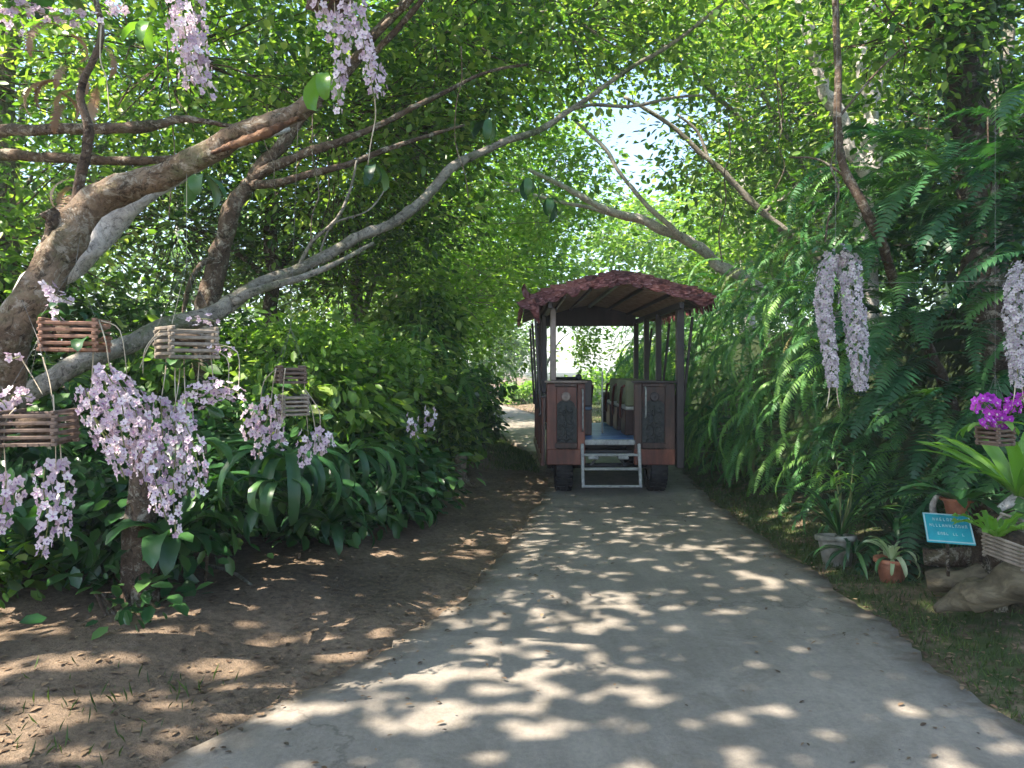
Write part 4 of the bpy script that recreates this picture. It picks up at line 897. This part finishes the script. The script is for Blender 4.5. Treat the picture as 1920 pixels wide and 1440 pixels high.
# wheels
def wheel(x, y):
    mb = MB(); r = .32; w = .11
    mb.lathe([(r * .62, -w * .9), (r * .9, -w), (r * .97, -w * .75), (r, -w * .35), (r, w * .35), (r * .97, w * .75), (r * .9, w), (r * .62, w * .9)], 32, axis='x'); wl0 = empty('wheel', (x, y, .32)); wl0.parent = wag
    mb.build('tyre', M['rubber'], wl0)
    mb = MB(); mb.lathe([(0, -.05), (.06, -.06), (.07, -.03), (.17, -.04), (r * .63, -.08), (r * .63, .08), (.17, .04), (.07, .03), (.06, .06), (0, .05)], 24, axis='x'); mb.build('rim', M['steel'], wl0)
    mb = MB()
    for k in range(28):
        a = 2 * math.pi * k / 28
        for xx in (-.075, 0, .075): mb.box((xx, (r + .0) * math.cos(a), (r + .0) * math.sin(a)), (.055, .03, .012), Matrix.Rotation(a + math.pi / 2, 3, 'X'))
    tag(mb.build('tread_blocks', M['rubber'], wl0), kind='stuff')
for x in (-.60, .61):
    wheel(x, .30); wheel(x, 2.5)
mb = MB(); mb.tube([(-.5, .30, .32), (.5, .30, .32)], .035, 10); part('axle', mb, M['black_steel'])
mb = MB(); mb.tube([(-.5, 2.5, .32), (.5, 2.5, .32)], .035, 10); part('axle', mb, M['black_steel'])
for x in (-.46, .46):
    mb = MB()
    for k in range(3): mb.tube([(x, .30 - .28 + .05 * k, .40 - .018 * k), (x, .30, .36 - .018 * k), (x, .30 + .28 - .05 * k, .40 - .018 * k)], .014, 6)
    part('leaf_spring', mb, M['black_steel'])

# ------------------------------------------------------------------ orchids
def blossom_mesh(name, mat, lip, seed=0, petals=5):
    rr = random.Random(seed); mb = MB(); vs = []; fs = []
    for k in range(petals):
        a = 2 * math.pi * k / petals + rr.uniform(-.15, .15) + math.pi / 2; L = rr.uniform(.46, .56); w = rr.uniform(.17, .23); c, s = math.cos(a), math.sin(a)
        curl = rr.uniform(.02, .16)
        b_ = len(mb.v)
        q = lambda l, ww, x: (x, c * l - s * ww, s * l + c * ww)
        mb.add([q(.02, 0, 0), q(L * .55, -w, curl * .6), q(L * .95, -w * .4, curl), q(L, 0, curl * 1.2), q(L * .95, w * .4, curl), q(L * .55, w, curl * .6), q(L * .55, 0, -.03)], [(0, 1, 6), (1, 2, 3, 6), (3, 4, 5, 6), (5, 0, 6)])
    k0 = len(mb.f)
    mb.add([(.03, -.07, -.02), (.16, -.10, -.14), (.22, 0, -.2), (.16, .10, -.14), (.03, .07, -.02), (.14, 0, .03)], [(0, 1, 2, 5), (2, 3, 4, 5), (4, 0, 5)])
    m = mb.mesh(name, mat); m.materials.append(lip)
    for i in range(k0, len(m.polygons)): m.polygons[i].material_index = 1
    return m
BL = [blossom_mesh('blossom', M['lilac'], M['lilac_lip'], k) for k in range(4)]
BS = [blossom_mesh('blossom', M['silver_flower'], M['lilac_lip'], k + 10) for k in range(3)]
BM = [blossom_mesh('blossom', M['magenta'], M['lilac'], k + 20) for k in range(3)]
def spike(parent, org, pts, size, blooms, step=.02, rad=.03, start=0.0, stem=M['stem'], ring=1):
    """pts: world points; blossoms stand all round the hanging stem"""
    org = Vector(org); sp = [p for p, _ in spline([(Vector(p) - org, 0) for p in pts], 6)]
    mb = MB(); mb.tube(sp, .0028, 5); st = mb.build('flower_spike', stem, parent)
    L = [0]
    for a, b_ in zip(sp[:-1], sp[1:]): L.append(L[-1] + (b_ - a).length)
    s = start * L[-1]; k = random.uniform(0, 6)
    while s < L[-1]:
        i = max(j for j in range(len(L)) if L[j] <= s + 1e-9); i = min(i, len(sp) - 2)
        q = (s - L[i]) / max(1e-6, L[i + 1] - L[i]); p = sp[i].lerp(sp[i + 1], q); t = (sp[i + 1] - sp[i]).normalized()
        x = t.orthogonal().normalized(); y = t.cross(x)
        for r_ in range(ring):
            k += 2.399 if ring == 1 else 2 * math.pi / ring; kk = k + random.uniform(-.25, .25)
            d = (x * math.cos(kk) + y * math.sin(kk)); fade = 1 - .45 * (s / L[-1]) ** 4
            pos = p + d * rad * fade * random.uniform(.75, 1.25) + t * random.uniform(-.004, .004)
            face = (d + Vector((0, -.25, .1))).normalized(); m = face.to_track_quat('X', 'Z').to_matrix() @ Matrix.Rotation(random.uniform(-.6, .6), 3, 'X')
            link('blossom', random.choice(blooms), st, pos, m, size * .84 * random.uniform(.7, 1.2) * (1 - .3 * (s / L[-1]) ** 4))
        if ring > 1: k += .4
        s += step * .82 * random.uniform(.7, 1.3)
    return st
def wires(parent, org, corners, hook, up):
    org = Vector(org); hook = Vector(hook)
    for c in corners:
        mb = MB(); mb.tube([Vector(c), hook - org], .0008, 4, cap=False); mb.build('hanger_wire', M['string'], parent)
    mb = MB(); mb.tube([hook - org, Vector(up) - org], .0009, 4, cap=False); mb.build('string', M['string'], parent)
def slat_basket(label, c, w, levels, mat, yaw=.4, tilt=(0, 0), group=None, up=None, hookh=.3, slat=.016, bottom=True, cat='basket', gap=1.9):
    root = empty('slat_basket', c, label, cat, group, rot=(tilt[0], tilt[1], yaw))
    for k in range(levels):
        z = (k - levels / 2) * slat * gap
        for s in (-1, 1):
            mb = MB(); mb.box((0, 0, 0), (w, slat * 1.1, slat), bev=.003); mb.build('slat', mat, root, (random.uniform(-.004, .004), s * (w / 2 - slat), z), (0, 0, random.uniform(-.01, .01)))
            mb = MB(); mb.box((0, 0, 0), (slat * 1.1, w, slat), bev=.003); mb.build('slat', mat, root, (s * (w / 2 - slat), random.uniform(-.004, .004), z + slat * gap / 2), (0, 0, random.uniform(-.01, .01)))
    if bottom:
        for x in np.linspace(-w / 2 + slat * 2.2, w / 2 - slat * 2.2, 5):
            mb = MB(); mb.box((x, 0, -levels / 2 * slat * gap - slat * .1), (slat * 1.1, w - slat * .4, slat * .8)); mb.build('base_slat', mat, root)
        mb = MB(); mb.lathe([(0, -.3 * w * .3), (w * .3, -w * .09), (w * .38, 0), (w * .3, w * .12), (0, w * .16)], 12); vs = mb.v
        mb.v = [(x * (1 + .2 * noise.noise(Vector((x, y, z)) * 20)), y, z + .01 * noise.noise(Vector((x, y, z)) * 40)) for x, y, z in vs]; mb.build('fibre', M['fibre'], root)
    if up is not None:
        h = levels / 2 * slat * gap
        for sx in (-1, 1):
            for sy in (-1, 1):
                mb = MB(); mb.tube([(sx * (w / 2 - slat), sy * (w / 2 - slat), h), (0, 0, h + hookh)], .0008, 4, cap=False); mb.build('hanger_wire', M['string'], root)
        mb = MB(); inv = root.rotation_euler.to_matrix().inverted()
        mb.tube([(0, 0, h + hookh), inv @ (Vector(up) - Vector(c))], .0009, 4, cap=False); mb.build('string', M['string'], root)
    return root
M['fibre'] = noisy('fibre', [(.035, .025, .018), (.10, .07, .045)], 40, .95, .8, pos=[.35, .65])
M['slat_orange'] = noisy('slat_orange', [(.16, .085, .055), (.32, .18, .12)], 14, .8, .3, pos=[.35, .65])
M['slat_tan'] = noisy('slat_tan', [(.12, .10, .075), (.23, .195, .15), (.36, .31, .25)], 14, .85, .3)
M['slat_brown'] = noisy('slat_brown', [(.085, .06, .045), (.18, .13, .10)], 14, .85, .3, pos=[.35, .65])
def aerial_root(parent, org, pts, r=.0035):
    org = Vector(org); sp = spline([(Vector(P(*p)) - org, 0) for p in pts], 4)
    n = len(sp); mb = MB(); mb.tube([q for q, _ in sp], [r * (1 - .5 * i / n) for i in range(n)], 5, .3); mb.build('root', M['root'], parent)
def orchid(label, org, spikes, size, blooms, step=.02, rad=.035, group=None, roots=(), leaves=None, up=None, ring=1, cat='orchid', leafmat_=None):
    root = empty('orchid', org, label, cat, group)
    for s in spikes: spike(root, org, [P(*p) for p in s], size, blooms, step, rad, ring=ring)
    for r_ in roots: aerial_root(root, org, r_)
    if leaves:
        n, L, w = leaves; rosette(None, (0, 0, 0), n, L, w, leafmat_ or M['leaf_glossy_obj'], parent_is=root, rise=(.3, 1.0), droop=(.6, 1.2))
    if up is not None:
        mb = MB(); mb.tube([(0, 0, 0), Vector(up) - Vector(org)], .0009, 4, cap=False); mb.build('string', M['string'], root)
    return root
random.seed(21)
# baskets and the flowers that hang from them
slat_basket('orange slatted wooden basket hanging at the left beside the brown trunk', P(142, 626, 3.5), .25, 5, M['slat_orange'], .25, up=P(150, 445, 3.72), hookh=.25)
slat_basket('greyish tan slatted basket hanging above the middle lilac clusters', P(350, 640, 3.6), .235, 5, M['slat_tan'], .75, up=P(350, 300, 3.8), hookh=.3)
slat_basket('wide brown slatted basket hanging lowest at the left edge', P(72, 797, 3.3), .25, 5, M['slat_brown'], .15, up=P(40, 560, 3.7), hookh=.3)
slat_basket('upper small brown basket of the slender pair on one string', P(545, 700, 4.1), .15, 4, M['slat_brown'], .5, up=P(560, 200, 3.9), hookh=.2, slat=.013)
slat_basket('lower small tan basket of the slender pair on one string', P(550, 757, 4.1), .15, 5, M['slat_tan'], .5, up=P(545, 715, 4.1), hookh=.05, slat=.012)
o = P(165, 640, 3.45)
orchid('largest lilac flower cluster, hanging left of centre below the orange basket', o, [
    [(185, 690, 3.4), (205, 740, 3.4), (225, 800, 3.38), (240, 870, 3.38)],
    [(215, 705, 3.45), (250, 760, 3.45), (268, 830, 3.42), (275, 910, 3.4)],
    [(165, 735, 3.35), (180, 790, 3.35), (215, 850, 3.33), (235, 900, 3.33)],
    [(235, 730, 3.5), (262, 770, 3.5), (255, 830, 3.5), (262, 880, 3.5)],
    [(160, 730, 3.5), (172, 770, 3.5), (205, 820, 3.5), (240, 850, 3.5)],
    [(200, 700, 3.3), (225, 745, 3.3), (235, 800, 3.3)]],
    .058, BL, .014, .042, roots=[[(185, 600, 3.45), (198, 640, 3.4), (205, 690, 3.4)], [(190, 602, 3.45), (225, 620, 3.42), (238, 700, 3.42)], [(175, 660, 3.45), (172, 720, 3.45), (165, 760, 3.4)]], leaves=(5, .16, .03))
o = P(335, 690, 3.55)
orchid('long lilac tassels below the greyish tan basket, reaching lowest in the middle', o, [
    [(300, 745, 3.5), (305, 810, 3.5), (300, 880, 3.5), (290, 960, 3.5)],
    [(325, 765, 3.55), (330, 830, 3.52), (325, 920, 3.5), (330, 1005, 3.5)],
    [(345, 790, 3.5), (362, 830, 3.48), (372, 880, 3.45), (378, 920, 3.45)],
    [(285, 800, 3.42), (282, 860, 3.42), (300, 930, 3.4), (312, 975, 3.4)],
    [(352, 740, 3.6), (345, 800, 3.58), (345, 860, 3.55), (352, 930, 3.55)]],
    .055, BL, .0155, .036, roots=[[(312, 665, 3.6), (310, 700, 3.58), (302, 750, 3.55)], [(330, 668, 3.6), (328, 710, 3.58), (330, 770, 3.55)], [(345, 668, 3.6), (346, 710, 3.6), (350, 800, 3.55)], [(338, 668, 3.6), (335, 720, 3.6), (322, 790, 3.5)], [(325, 620, 3.55), (285, 640, 3.5), (262, 690, 3.5)], [(300, 620, 3.55), (272, 655, 3.5), (268, 700, 3.5)]], leaves=(5, .14, .025))
o = P(400, 660, 3.6)
orchid('pale lilac flower sprays spread level to the right of the tan basket', o, [
    [(360, 735, 3.55), (395, 722, 3.55), (430, 728, 3.55), (462, 748, 3.55)], [(375, 755, 3.6), (410, 740, 3.6), (445, 745, 3.6)]],
    .05, BL, .016, .03, roots=[[(392, 650, 3.6), (398, 690, 3.6), (400, 725, 3.58)], [(380, 655, 3.6), (425, 670, 3.6), (428, 725, 3.58)], [(395, 645, 3.6), (445, 660, 3.6), (447, 735, 3.58)], [(375, 660, 3.6), (372, 700, 3.6), (370, 740, 3.58)]])
o = P(400, 610, 3.6)
orchid('small pale sprays sitting on top of the greyish tan basket', o, [[(358, 602, 3.6), (385, 598, 3.6), (415, 606, 3.6)], [(395, 655, 3.58), (425, 650, 3.58), (438, 668, 3.58)]], .042, BL, .022, .02)
o = P(520, 700, 4.1)
orchid('rounded lilac cluster hanging left of the slender pair of baskets', o, [
    [(505, 745, 4.0), (500, 790, 4.0), (488, 830, 4.0), (485, 860, 4.0)], [(515, 750, 4.05), (520, 790, 4.05), (518, 820, 4.05), (530, 840, 4.0)], [(480, 760, 4.0), (468, 795, 4.0), (468, 825, 4.0)]],
    .055, BL, .014, .04, roots=[[(518, 690, 4.05), (512, 720, 4.05), (508, 760, 4.05)], [(535, 690, 4.0), (530, 740, 4.0), (528, 800, 4.0)], [(520, 690, 4.1), (495, 715, 4.1), (488, 760, 4.05)]])
o = P(570, 770, 4.1)
orchid('small rounded lilac cluster at the right end, below the slender pair of baskets', o, [
    [(598, 808, 4.1), (602, 830, 4.1), (598, 855, 4.1)], [(578, 815, 4.05), (572, 840, 4.05), (568, 875, 4.05)], [(612, 812, 4.12), (616, 838, 4.1)]],
    .055, BL, .013, .036, roots=[[(575, 740, 4.1), (585, 770, 4.1), (592, 810, 4.1)], [(572, 730, 4.1), (598, 770, 4.1), (600, 808, 4.1)], [(570, 690, 4.1), (572, 740, 4.1), (578, 815, 4.1)]])
o = P(90, 830, 3.3)
orchid('lilac flower tassel hanging lowest at the left, below the wide brown basket', o, [
    [(85, 868, 3.25), (82, 920, 3.25), (90, 980, 3.25), (78, 1045, 3.25)], [(112, 870, 3.3), (122, 910, 3.3), (118, 960, 3.3), (120, 1015, 3.3)]],
    .055, BL, .0145, .034, roots=[[(100, 740, 3.25), (103, 800, 3.22), (105, 880, 3.25)], [(112, 820, 3.3), (114, 850, 3.3), (116, 880, 3.3)]])
o = P(5, 820, 3.25)
orchid('lilac tassel cut by the left edge of the picture, low beside the wide brown basket', o, [[(12, 898, 3.2), (8, 940, 3.2), (-4, 1000, 3.2)], [(25, 900, 3.25), (28, 950, 3.25)]], .055, BL, .016, .034, roots=[[(30, 765, 3.25), (8, 800, 3.2), (12, 900, 3.2)]])
o = P(20, 700, 3.4)
orchid('lilac sprays at the left edge just above the wide brown basket', o, [[(45, 735, 3.35), (20, 745, 3.35), (5, 780, 3.35)], [(-10, 740, 3.35), (12, 765, 3.3), (4, 795, 3.3)], [(60, 745, 3.4), (30, 740, 3.4)]], .052, BL, .016, .03)
o = P(60, 690, 3.4)
orchid('lone pale blossoms on a thin arching stem above the wide brown basket', o, [[(12, 668, 3.35), (26, 672, 3.35), (38, 668, 3.35)]], .05, BL, .03, .012, roots=[[(40, 672, 3.4), (60, 705, 3.38), (80, 740, 3.35)], [(80, 670, 3.4), (92, 710, 3.38), (98, 745, 3.35)]])
o = P(130, 590, 3.5)
orchid('lilac blossoms standing above the orange basket', o, [[(88, 530, 3.45), (100, 550, 3.45), (135, 566, 3.45)], [(95, 562, 3.45), (125, 560, 3.45)], [(104, 590, 3.45), (112, 600, 3.45)]], .055, BL, .02, .02, leaves=(7, .14, .02))
o = P(790, 760, 6.6)
orchid('small distant lilac cluster among the dark shrubs in the middle left', o, [[(775, 780, 6.5), (772, 800, 6.5), (778, 824, 6.5)], [(805, 765, 6.5), (806, 790, 6.5), (802, 812, 6.5)]], .07, BL, .028, .045, up=P(788, 560, 6.3))
# flowers along the top edge
o = P(350, -40, 3.2)
orchid('long lilac tassel hanging from the top edge between the left corner and the sawn limb', o, [
    [(325, -20, 3.2), (335, 40, 3.2), (345, 100, 3.2), (352, 160, 3.2)], [(365, -20, 3.2), (368, 50, 3.2), (378, 110, 3.2), (385, 165, 3.2)], [(340, 20, 3.15), (352, 80, 3.15), (372, 130, 3.15), (398, 190, 3.15)]],
    .055, BL, .0155, .036, up=P(350, -300, 3.3))
o = P(640, -60, 3.4)
orchid('lilac tassels hanging from the top just right of the sawn limb end', o, [
    [(598, 10, 3.4), (612, 50, 3.4), (635, 90, 3.4)], [(655, 5, 3.4), (645, 50, 3.4), (640, 110, 3.4), (636, 170, 3.4), (634, 215, 3.4)], [(672, 10, 3.35), (678, 60, 3.35), (690, 120, 3.35), (702, 185, 3.35)], [(668, 50, 3.4), (688, 90, 3.4), (708, 140, 3.38), (718, 180, 3.38)], [(620, 30, 3.4), (655, 50, 3.4)]],
    .052, BL, .0155, .030, roots=[[(596, -40, 3.4), (596, -10, 3.4), (598, 20, 3.4)], [(626, -40, 3.4), (627, -10, 3.4), (628, 30, 3.4)], [(702, 180, 3.4), (704, 220, 3.4), (695, 270, 3.4), (690, 310, 3.4)]], leaves=(6, .2, .035), up=P(640, -300, 3.5))
slat_basket('reddish slatted basket just entering the top edge above the lilac tassels', P(618, -22, 3.45), .18, 5, M['slat_brown'], .5, up=P(618, -300, 3.45), hookh=.2)
o = P(90, -10, 3.2)
orchid('lilac flower sprays spread along the top left corner', o, [
    [(-10, 30, 3.2), (30, 10, 3.2), (75, 20, 3.2)], [(60, 20, 3.2), (100, 30, 3.2), (130, 22, 3.2)], [(130, 38, 3.2), (165, 30, 3.2), (190, 45, 3.2)], [(200, 10, 3.2), (220, 22, 3.2), (235, 5, 3.2)], [(20, 30, 3.2), (28, 50, 3.2), (40, 65, 3.2)]],
    .05, BL, .02, .026, roots=[[(190, 45, 3.2), (188, 110, 3.2), (200, 150, 3.2), (205, 215, 3.2)]], leaves=(6, .2, .04), up=P(90, -300, 3.3))
rosette('two long bright green leaves hanging at the end of the sawn limb', tuple(P(608, 140, 3.45)), 4, .2, .035, M['leaf_bright_obj'], rise=(-.6, .1), droop=(.9, 1.4))
rosette('bright yellow green leaves hanging at the top between the lilac sprays', tuple(P(285, 45, 3.3)), 6, .16, .022, M['leaf_bright_obj'], rise=(-.3, .6), droop=(.6, 1.4))
# right hand tassels
def tass(label, org, sps, up, **kw):
    root = empty('orchid', org, label, 'orchid')
    for pts, rad, sz in sps: spike(root, org, [P(*p) for p in pts], sz, BS, .0185, rad, ring=7)
    rosette(None, (0, 0, 0), 6, .16, .022, M['leaf_glossy_obj'], parent_is=root, rise=(.3, 1.2), droop=(.6, 1.2))
    mb = MB(); mb.tube([(0, 0, 0), Vector(up) - Vector(org)], .0009, 4, cap=False); mb.build('string', M['string'], root)
    for s in (-1, 1):
        aerial_root(root, org, [(sps[0][0][-1][0] + 6 * s, sps[0][0][-1][1] - 10, 3.6), (sps[0][0][-1][0] + 8 * s, sps[0][0][-1][1] + 14, 3.6), (sps[0][0][-1][0] + 12 * s, sps[0][0][-1][1] + 36, 3.6)])
    return root
tass('pair of silvery white tassels of tiny flowers hanging against the ferns', P(1566, 478, 3.6), [
    ([(1562, 482, 3.6), (1548, 520, 3.6), (1545, 590, 3.6), (1556, 660, 3.6), (1562, 728, 3.6)], .034, .036),
    ([(1570, 476, 3.62), (1588, 490, 3.62), (1598, 560, 3.6), (1608, 650, 3.6), (1614, 732, 3.6)], .047, .038)], P(1572, -200, 3.7))
tass('silvery white tassel of tiny flowers cut by the right edge of the picture', P(1925, 470, 3.6), [
    ([(1922, 500, 3.6), (1906, 540, 3.6), (1904, 620, 3.6), (1910, 725, 3.6)], .045, .038),
    ([(1930, 500, 3.65), (1945, 560, 3.65), (1948, 700, 3.65)], .045, .038)], P(1925, -200, 3.7))
mb = MB(); mb.tube([P(1400, 520, 4.2), P(1560, 530, 3.9), P(1700, 530, 3.8), P(1840, 527, 3.7), P(2100, 520, 3.6)], .0009, 4); tag(mb.build('wire', M['string']), 'thin level wire stretched across the dark ferns on the right', 'wire')
# magenta orchid in a basket
o = P(1862, 800, 3.7)
orchid('bright magenta orchid flowering in the small basket at the right edge', o, [
    [(1862, 800, 3.7), (1858, 770, 3.65), (1835, 752, 3.65), (1826, 775, 3.65)], [(1866, 800, 3.7), (1868, 768, 3.65), (1850, 745, 3.65), (1838, 748, 3.65)], [(1872, 800, 3.7), (1885, 765, 3.65), (1900, 750, 3.65), (1880, 752, 3.65)], [(1880, 800, 3.7), (1910, 750, 3.6), (1925, 742, 3.6)], [(1862, 790, 3.7), (1850, 792, 3.6), (1843, 790, 3.6)]],
    .062, BM, .022, .022, leaves=(7, .18, .02), leafmat_=M['leaf_bright_obj'])
slat_basket('small brown slatted basket holding the magenta orchid', P(1866, 815, 3.7), .13, 4, M['slat_brown'], .4, up=P(1866, 200, 3.8), hookh=.25, slat=.012)

# ------------------------------------------------------------------ pots, sign and driftwood on the right
M['pot_white'] = noisy('pot_white', [(.10, .10, .075), (.30, .29, .24), (.46, .45, .40)], 5, .6, .15)
M['terracotta'] = noisy('terracotta', [(.20, .07, .04), (.36, .14, .08), (.45, .22, .15)], 9, .85, .3)
M['pot_dark'] = noisy('pot_dark', [(.02, .018, .018), (.05, .045, .04)], 9, .7, .2, pos=[.35, .65])
M['soil'] = noisy('soil', [(.02, .014, .01), (.06, .04, .03)], 30, .95, .8, pos=[.35, .65])
def pot(label, x, y, r, h, mat, tilt=(0, 0), rim=.018, dz=0.0, taper=.75, cat='pot'):
    z = float(ground_z(x, y)) - .012 + dz; root = empty('flower_pot', (x, y, z), label, cat, rot=(tilt[0], tilt[1], random.uniform(0, 3)))
    mb = MB(); mb.lathe([(0, 0), (r * taper, 0), (r * (taper + (1 - taper) * .8), h * .8), (r * .97, h * .82), (r + rim, h * .83), (r + rim, h - .004), (r + rim - .006, h), (r - .01, h), (r - .02, h * .86), (r * taper, h * .4)], 28); mb.build('body', mat, root)
    mb = MB(); mb.lathe([(0, h * .9), (r * .5, h * .89), (r - .014, h * .87)], 20); mb.build('soil', M['soil'], root); return root
PX, PY = G(1570, 1052); pot('whitish plastic pot tilted slightly on the verge right of the lane', PX, PY, .145, .25, M['pot_white'], (.0, .12))
pz = float(ground_z(PX, PY))
pl = rosette('tall grassy plant with slender arching leaves growing from the whitish pot', (PX + .02, PY, pz + .24), 34, .62, .012, M['leaf_glossy_obj'], rise=(.9, 1.45), droop=(.6, 1.3), scale=(.6, 1.2))
for k in range(4):
    mb = MB(); e = Vector((random.uniform(-.15, .2), random.uniform(-.1, .1), random.uniform(.45, .75))); mb.tube([(0, 0, -.03), e * .5 + Vector((.03, 0, 0)), e], [.008, .007, .005], 6); mb.build('cane', M['stem'], pl)
    for q in range(13): link('leaf', strap_mesh('leaf', M['leaf_bright_obj'] if k == 0 else M['leaf_glossy_obj'], .26, .012, 1.0, rise=.8) if q == 0 else last, pl, e - Vector((0, 0, .012 * q)), (0, 0, 2.4 * q), random.uniform(.7, 1.1)) if q else globals().__setitem__('last', strap_mesh('leaf', M['leaf_bright_obj'] if k == 0 else M['leaf_glossy_obj'], .26, .012, 1.0, rise=.8))
x, y = G(1672, 1090); pot('small terracotta pot standing right of the whitish pot', x, y, .11, .18, M['terracotta'])
rosette('variegated white-striped plant in the small terracotta pot', (x, y, float(ground_z(x, y)) + .16), 22, .26, .014, M['variegated'], rise=(.5, 1.4), droop=(.8, 1.6))
rosette('dull green tuft sprawling between the whitish and terracotta pots', (x - .12, y + .35, float(ground_z(x, y)) + .12), 22, .42, .012, M['leaf_glossy_obj'], rise=(.4, 1.3), droop=(.8, 1.6))
x, y = G(1722, 1085); pot('black pot in shadow behind the terracotta pot', x + .03, y + .2, .10, .22, M['pot_dark'])
rosette('grassy dark plant rising behind the blue name sign', (x + .1, y + .5, float(ground_z(x, y)) + .2), 26, .55, .016, M['leaf_glossy_obj'], rise=(.7, 1.4), droop=(.6, 1.3))
# driftwood pieces
M['drift'] = noisy('drift', [(.045, .036, .022), (.10, .082, .05), (.18, .15, .095)], 5, .8, .6, .02, (.5, 2, 2.5), dist=1.0)
def drift(label, pts, mat=None):
    mb = MB(); sp = spline([(P(a, b_, Y), r) for a, b_, Y, r in pts], 6); o = sp[0][0].copy()
    q = [(p - o) + Vector((noise.noise(p * 5), noise.noise(p * 5 + Vector((5, 5, 5))), noise.noise(p * 5 + Vector((9, 1, 2))))) * .03 for p, _ in sp]
    mb.tube(q, [r * (1 + .25 * noise.noise(p * 6)) for p, r in sp], 20, .3); return tag(mb.build('driftwood', mat or M['drift'], loc=o), label, 'driftwood')
drift('large smooth driftwood log lying at the right edge below the tilted basket', [(1752, 1145, 4.62, .02), (1785, 1130, 4.6, .05), (1820, 1112, 4.55, .085), (1860, 1108, 4.45, .08), (1910, 1085, 4.4, .105), (2010, 1060, 4.3, .12)], M['drift'])
drift('short blunt driftwood piece poking left behind the large log', [(1738, 1088, 5.0, .05), (1765, 1090, 4.95, .065), (1830, 1085, 4.85, .07), (1900, 1070, 4.8, .06)])
drift('reddish old log lying in shadow below the blue name sign', [(1730, 1043, 5.25, .05), (1790, 1045, 5.2, .065), (1870, 1040, 5.15, .07), (1960, 1030, 5.1, .07)], M['bark_brown'])
drift('gnarled dark driftwood stump carrying the bright nest ferns', [(1905, 1150, 4.85, .26), (1900, 1060, 4.85, .22), (1885, 990, 4.85, .2), (1880, 950, 4.85, .17), (1878, 930, 4.85, .1)], M['bark_dark'])
drift('pale twisted root curving beside the little brown pot', [(1765, 985, 5.1, .018), (1748, 955, 5.06, .02), (1758, 930, 5.05, .016), (1775, 945, 5.06, .012)], M['bark_pale'])
drift('pinkish driftwood arm jutting in from the right edge under the nest fern', [(1868, 958, 4.4, .015), (1895, 938, 4.4, .03), (1930, 920, 4.4, .045), (2000, 900, 4.4, .05)], M['bark_pale'])
p = P(1795, 962, 4.9); pot('little brown pot perched on the driftwood above the blue name sign', p.x, p.y, .085, .115, M['terracotta'], dz=p.z - float(ground_z(p.x, p.y)) - .0)
rosette('bright green nest fern spreading broad leaves at the right edge', tuple(P(1912, 930, 4.3)), 24, .58, .036, M['leaf_bright_obj'], name='fern', cat='fern', rise=(.5, 1.25), droop=(.3, .8), scale=(.75, 1.15))
rosette('darker nest fern stretching long leaves left over the little brown pot', tuple(P(1800, 940, 4.85)), 20, .52, .034, M['leaf_glossy_obj'], name='fern', cat='fern', rise=(.2, 1.0), droop=(.3, .8), scale=(.75, 1.1))
rosette('light green small fern sprouting from the tilted slatted basket', tuple(P(1868, 1005, 4.05)), 13, .24, .024, M['leaf_bright_obj'], name='fern', cat='fern', rise=(.6, 1.3), droop=(.3, .9), wave=.5)
slat_basket('tilted tan slatted basket resting on the large driftwood log', P(1898, 1012, 4.1), .22, 6, M['slat_tan'], .5, tilt=(.25, -.5), slat=.014, gap=2.0)
# blue name sign
M['sign_blue'] = noisy('sign_blue', [(.012, .20, .27), (.02, .29, .36), (.04, .36, .40)], 5, .4, .0)
M['sign_white'] = plain('sign_white', (.36, .55, .56), .5)
sg = empty('name_sign', P(1778, 991, 4.75), 'small tilted turquoise blue name sign with pale border and lettering among the driftwood', 'sign')
psi, th = R(-22), R(58)
u = Vector((math.cos(psi), math.sin(psi), 0)); vv_ = Vector((-math.sin(psi) * math.sin(th), math.cos(psi) * math.sin(th), math.cos(th))); nn = u.cross(vv_)
sg.rotation_euler = Matrix((u, vv_, nn)).transposed().to_euler()
mb = MB(); mb.box((0, 0, 0), (.265, .27, .008), bev=.002); mb.build('board', M['sign_blue'], sg)
mb = MB()
for s in (-1, 1):
    mb.box((0, s * .125, .006), (.262, .008, .004)); mb.box((s * .1265, 0, .0062), (.008, .24, .004))
mb.build('border', M['sign_white'], sg)
rs = random.Random(3)
for yy, xs, h in ((.075, np.arange(-.075, .09, .020), .026), (.018, np.arange(-.098, .10, .018), .024), (-.055, list(np.arange(-.06, -.005, .016)) + [.025, .04, .075], .020)):
    for xx in xs:      # small capital strokes, too blurred in the photograph to read as words
        mb = MB(); t = rs.randint(0, 3); w = .003
        mb.box((-.004, 0, 0), (w, h, .002))
        if t in (0, 1): mb.box((.004, 0, 0), (w, h, .002))
        if t in (0, 2): mb.box((0, h / 2, .0003), (.009, w, .002))
        if t in (1, 2): mb.box((0, 0, .0003), (.009, w, .002))
        if t in (2, 3): mb.box((0, -h / 2, .0003), (.009, w, .002))
        mb.build('letter', M['sign_white'], sg, (xx, yy, .006))
mb = MB(); mb.tube([(0, .02, -.005), (.0, -.02, -.10), (0, -.16, -.26)], [.012, .012, .01], 8); mb.build('support', M['bark_dark'], sg)

# ------------------------------------------------------------------ thin volume added to imitate lens glow down the lane
mh = bpy.data.materials.new('haze'); mh.use_nodes = True; nt = mh.node_tree; nt.nodes.remove(nt.nodes['Principled BSDF'])
pv = nt.nodes.new('ShaderNodeVolumePrincipled'); pv.inputs['Color'].default_value = (.94, .97, 1, 1)
pv.inputs['Density'].default_value = .002; pv.inputs['Anisotropy'].default_value = .2
nt.links.new(pv.outputs[0], nt.nodes['Material Output'].inputs['Volume'])
mb = MB(); mb.box((0, 0, 0), (320, 340, 17.2)); tag(mb.build('haze', mh, loc=(0, 100, 7.4)), kind='stuff')
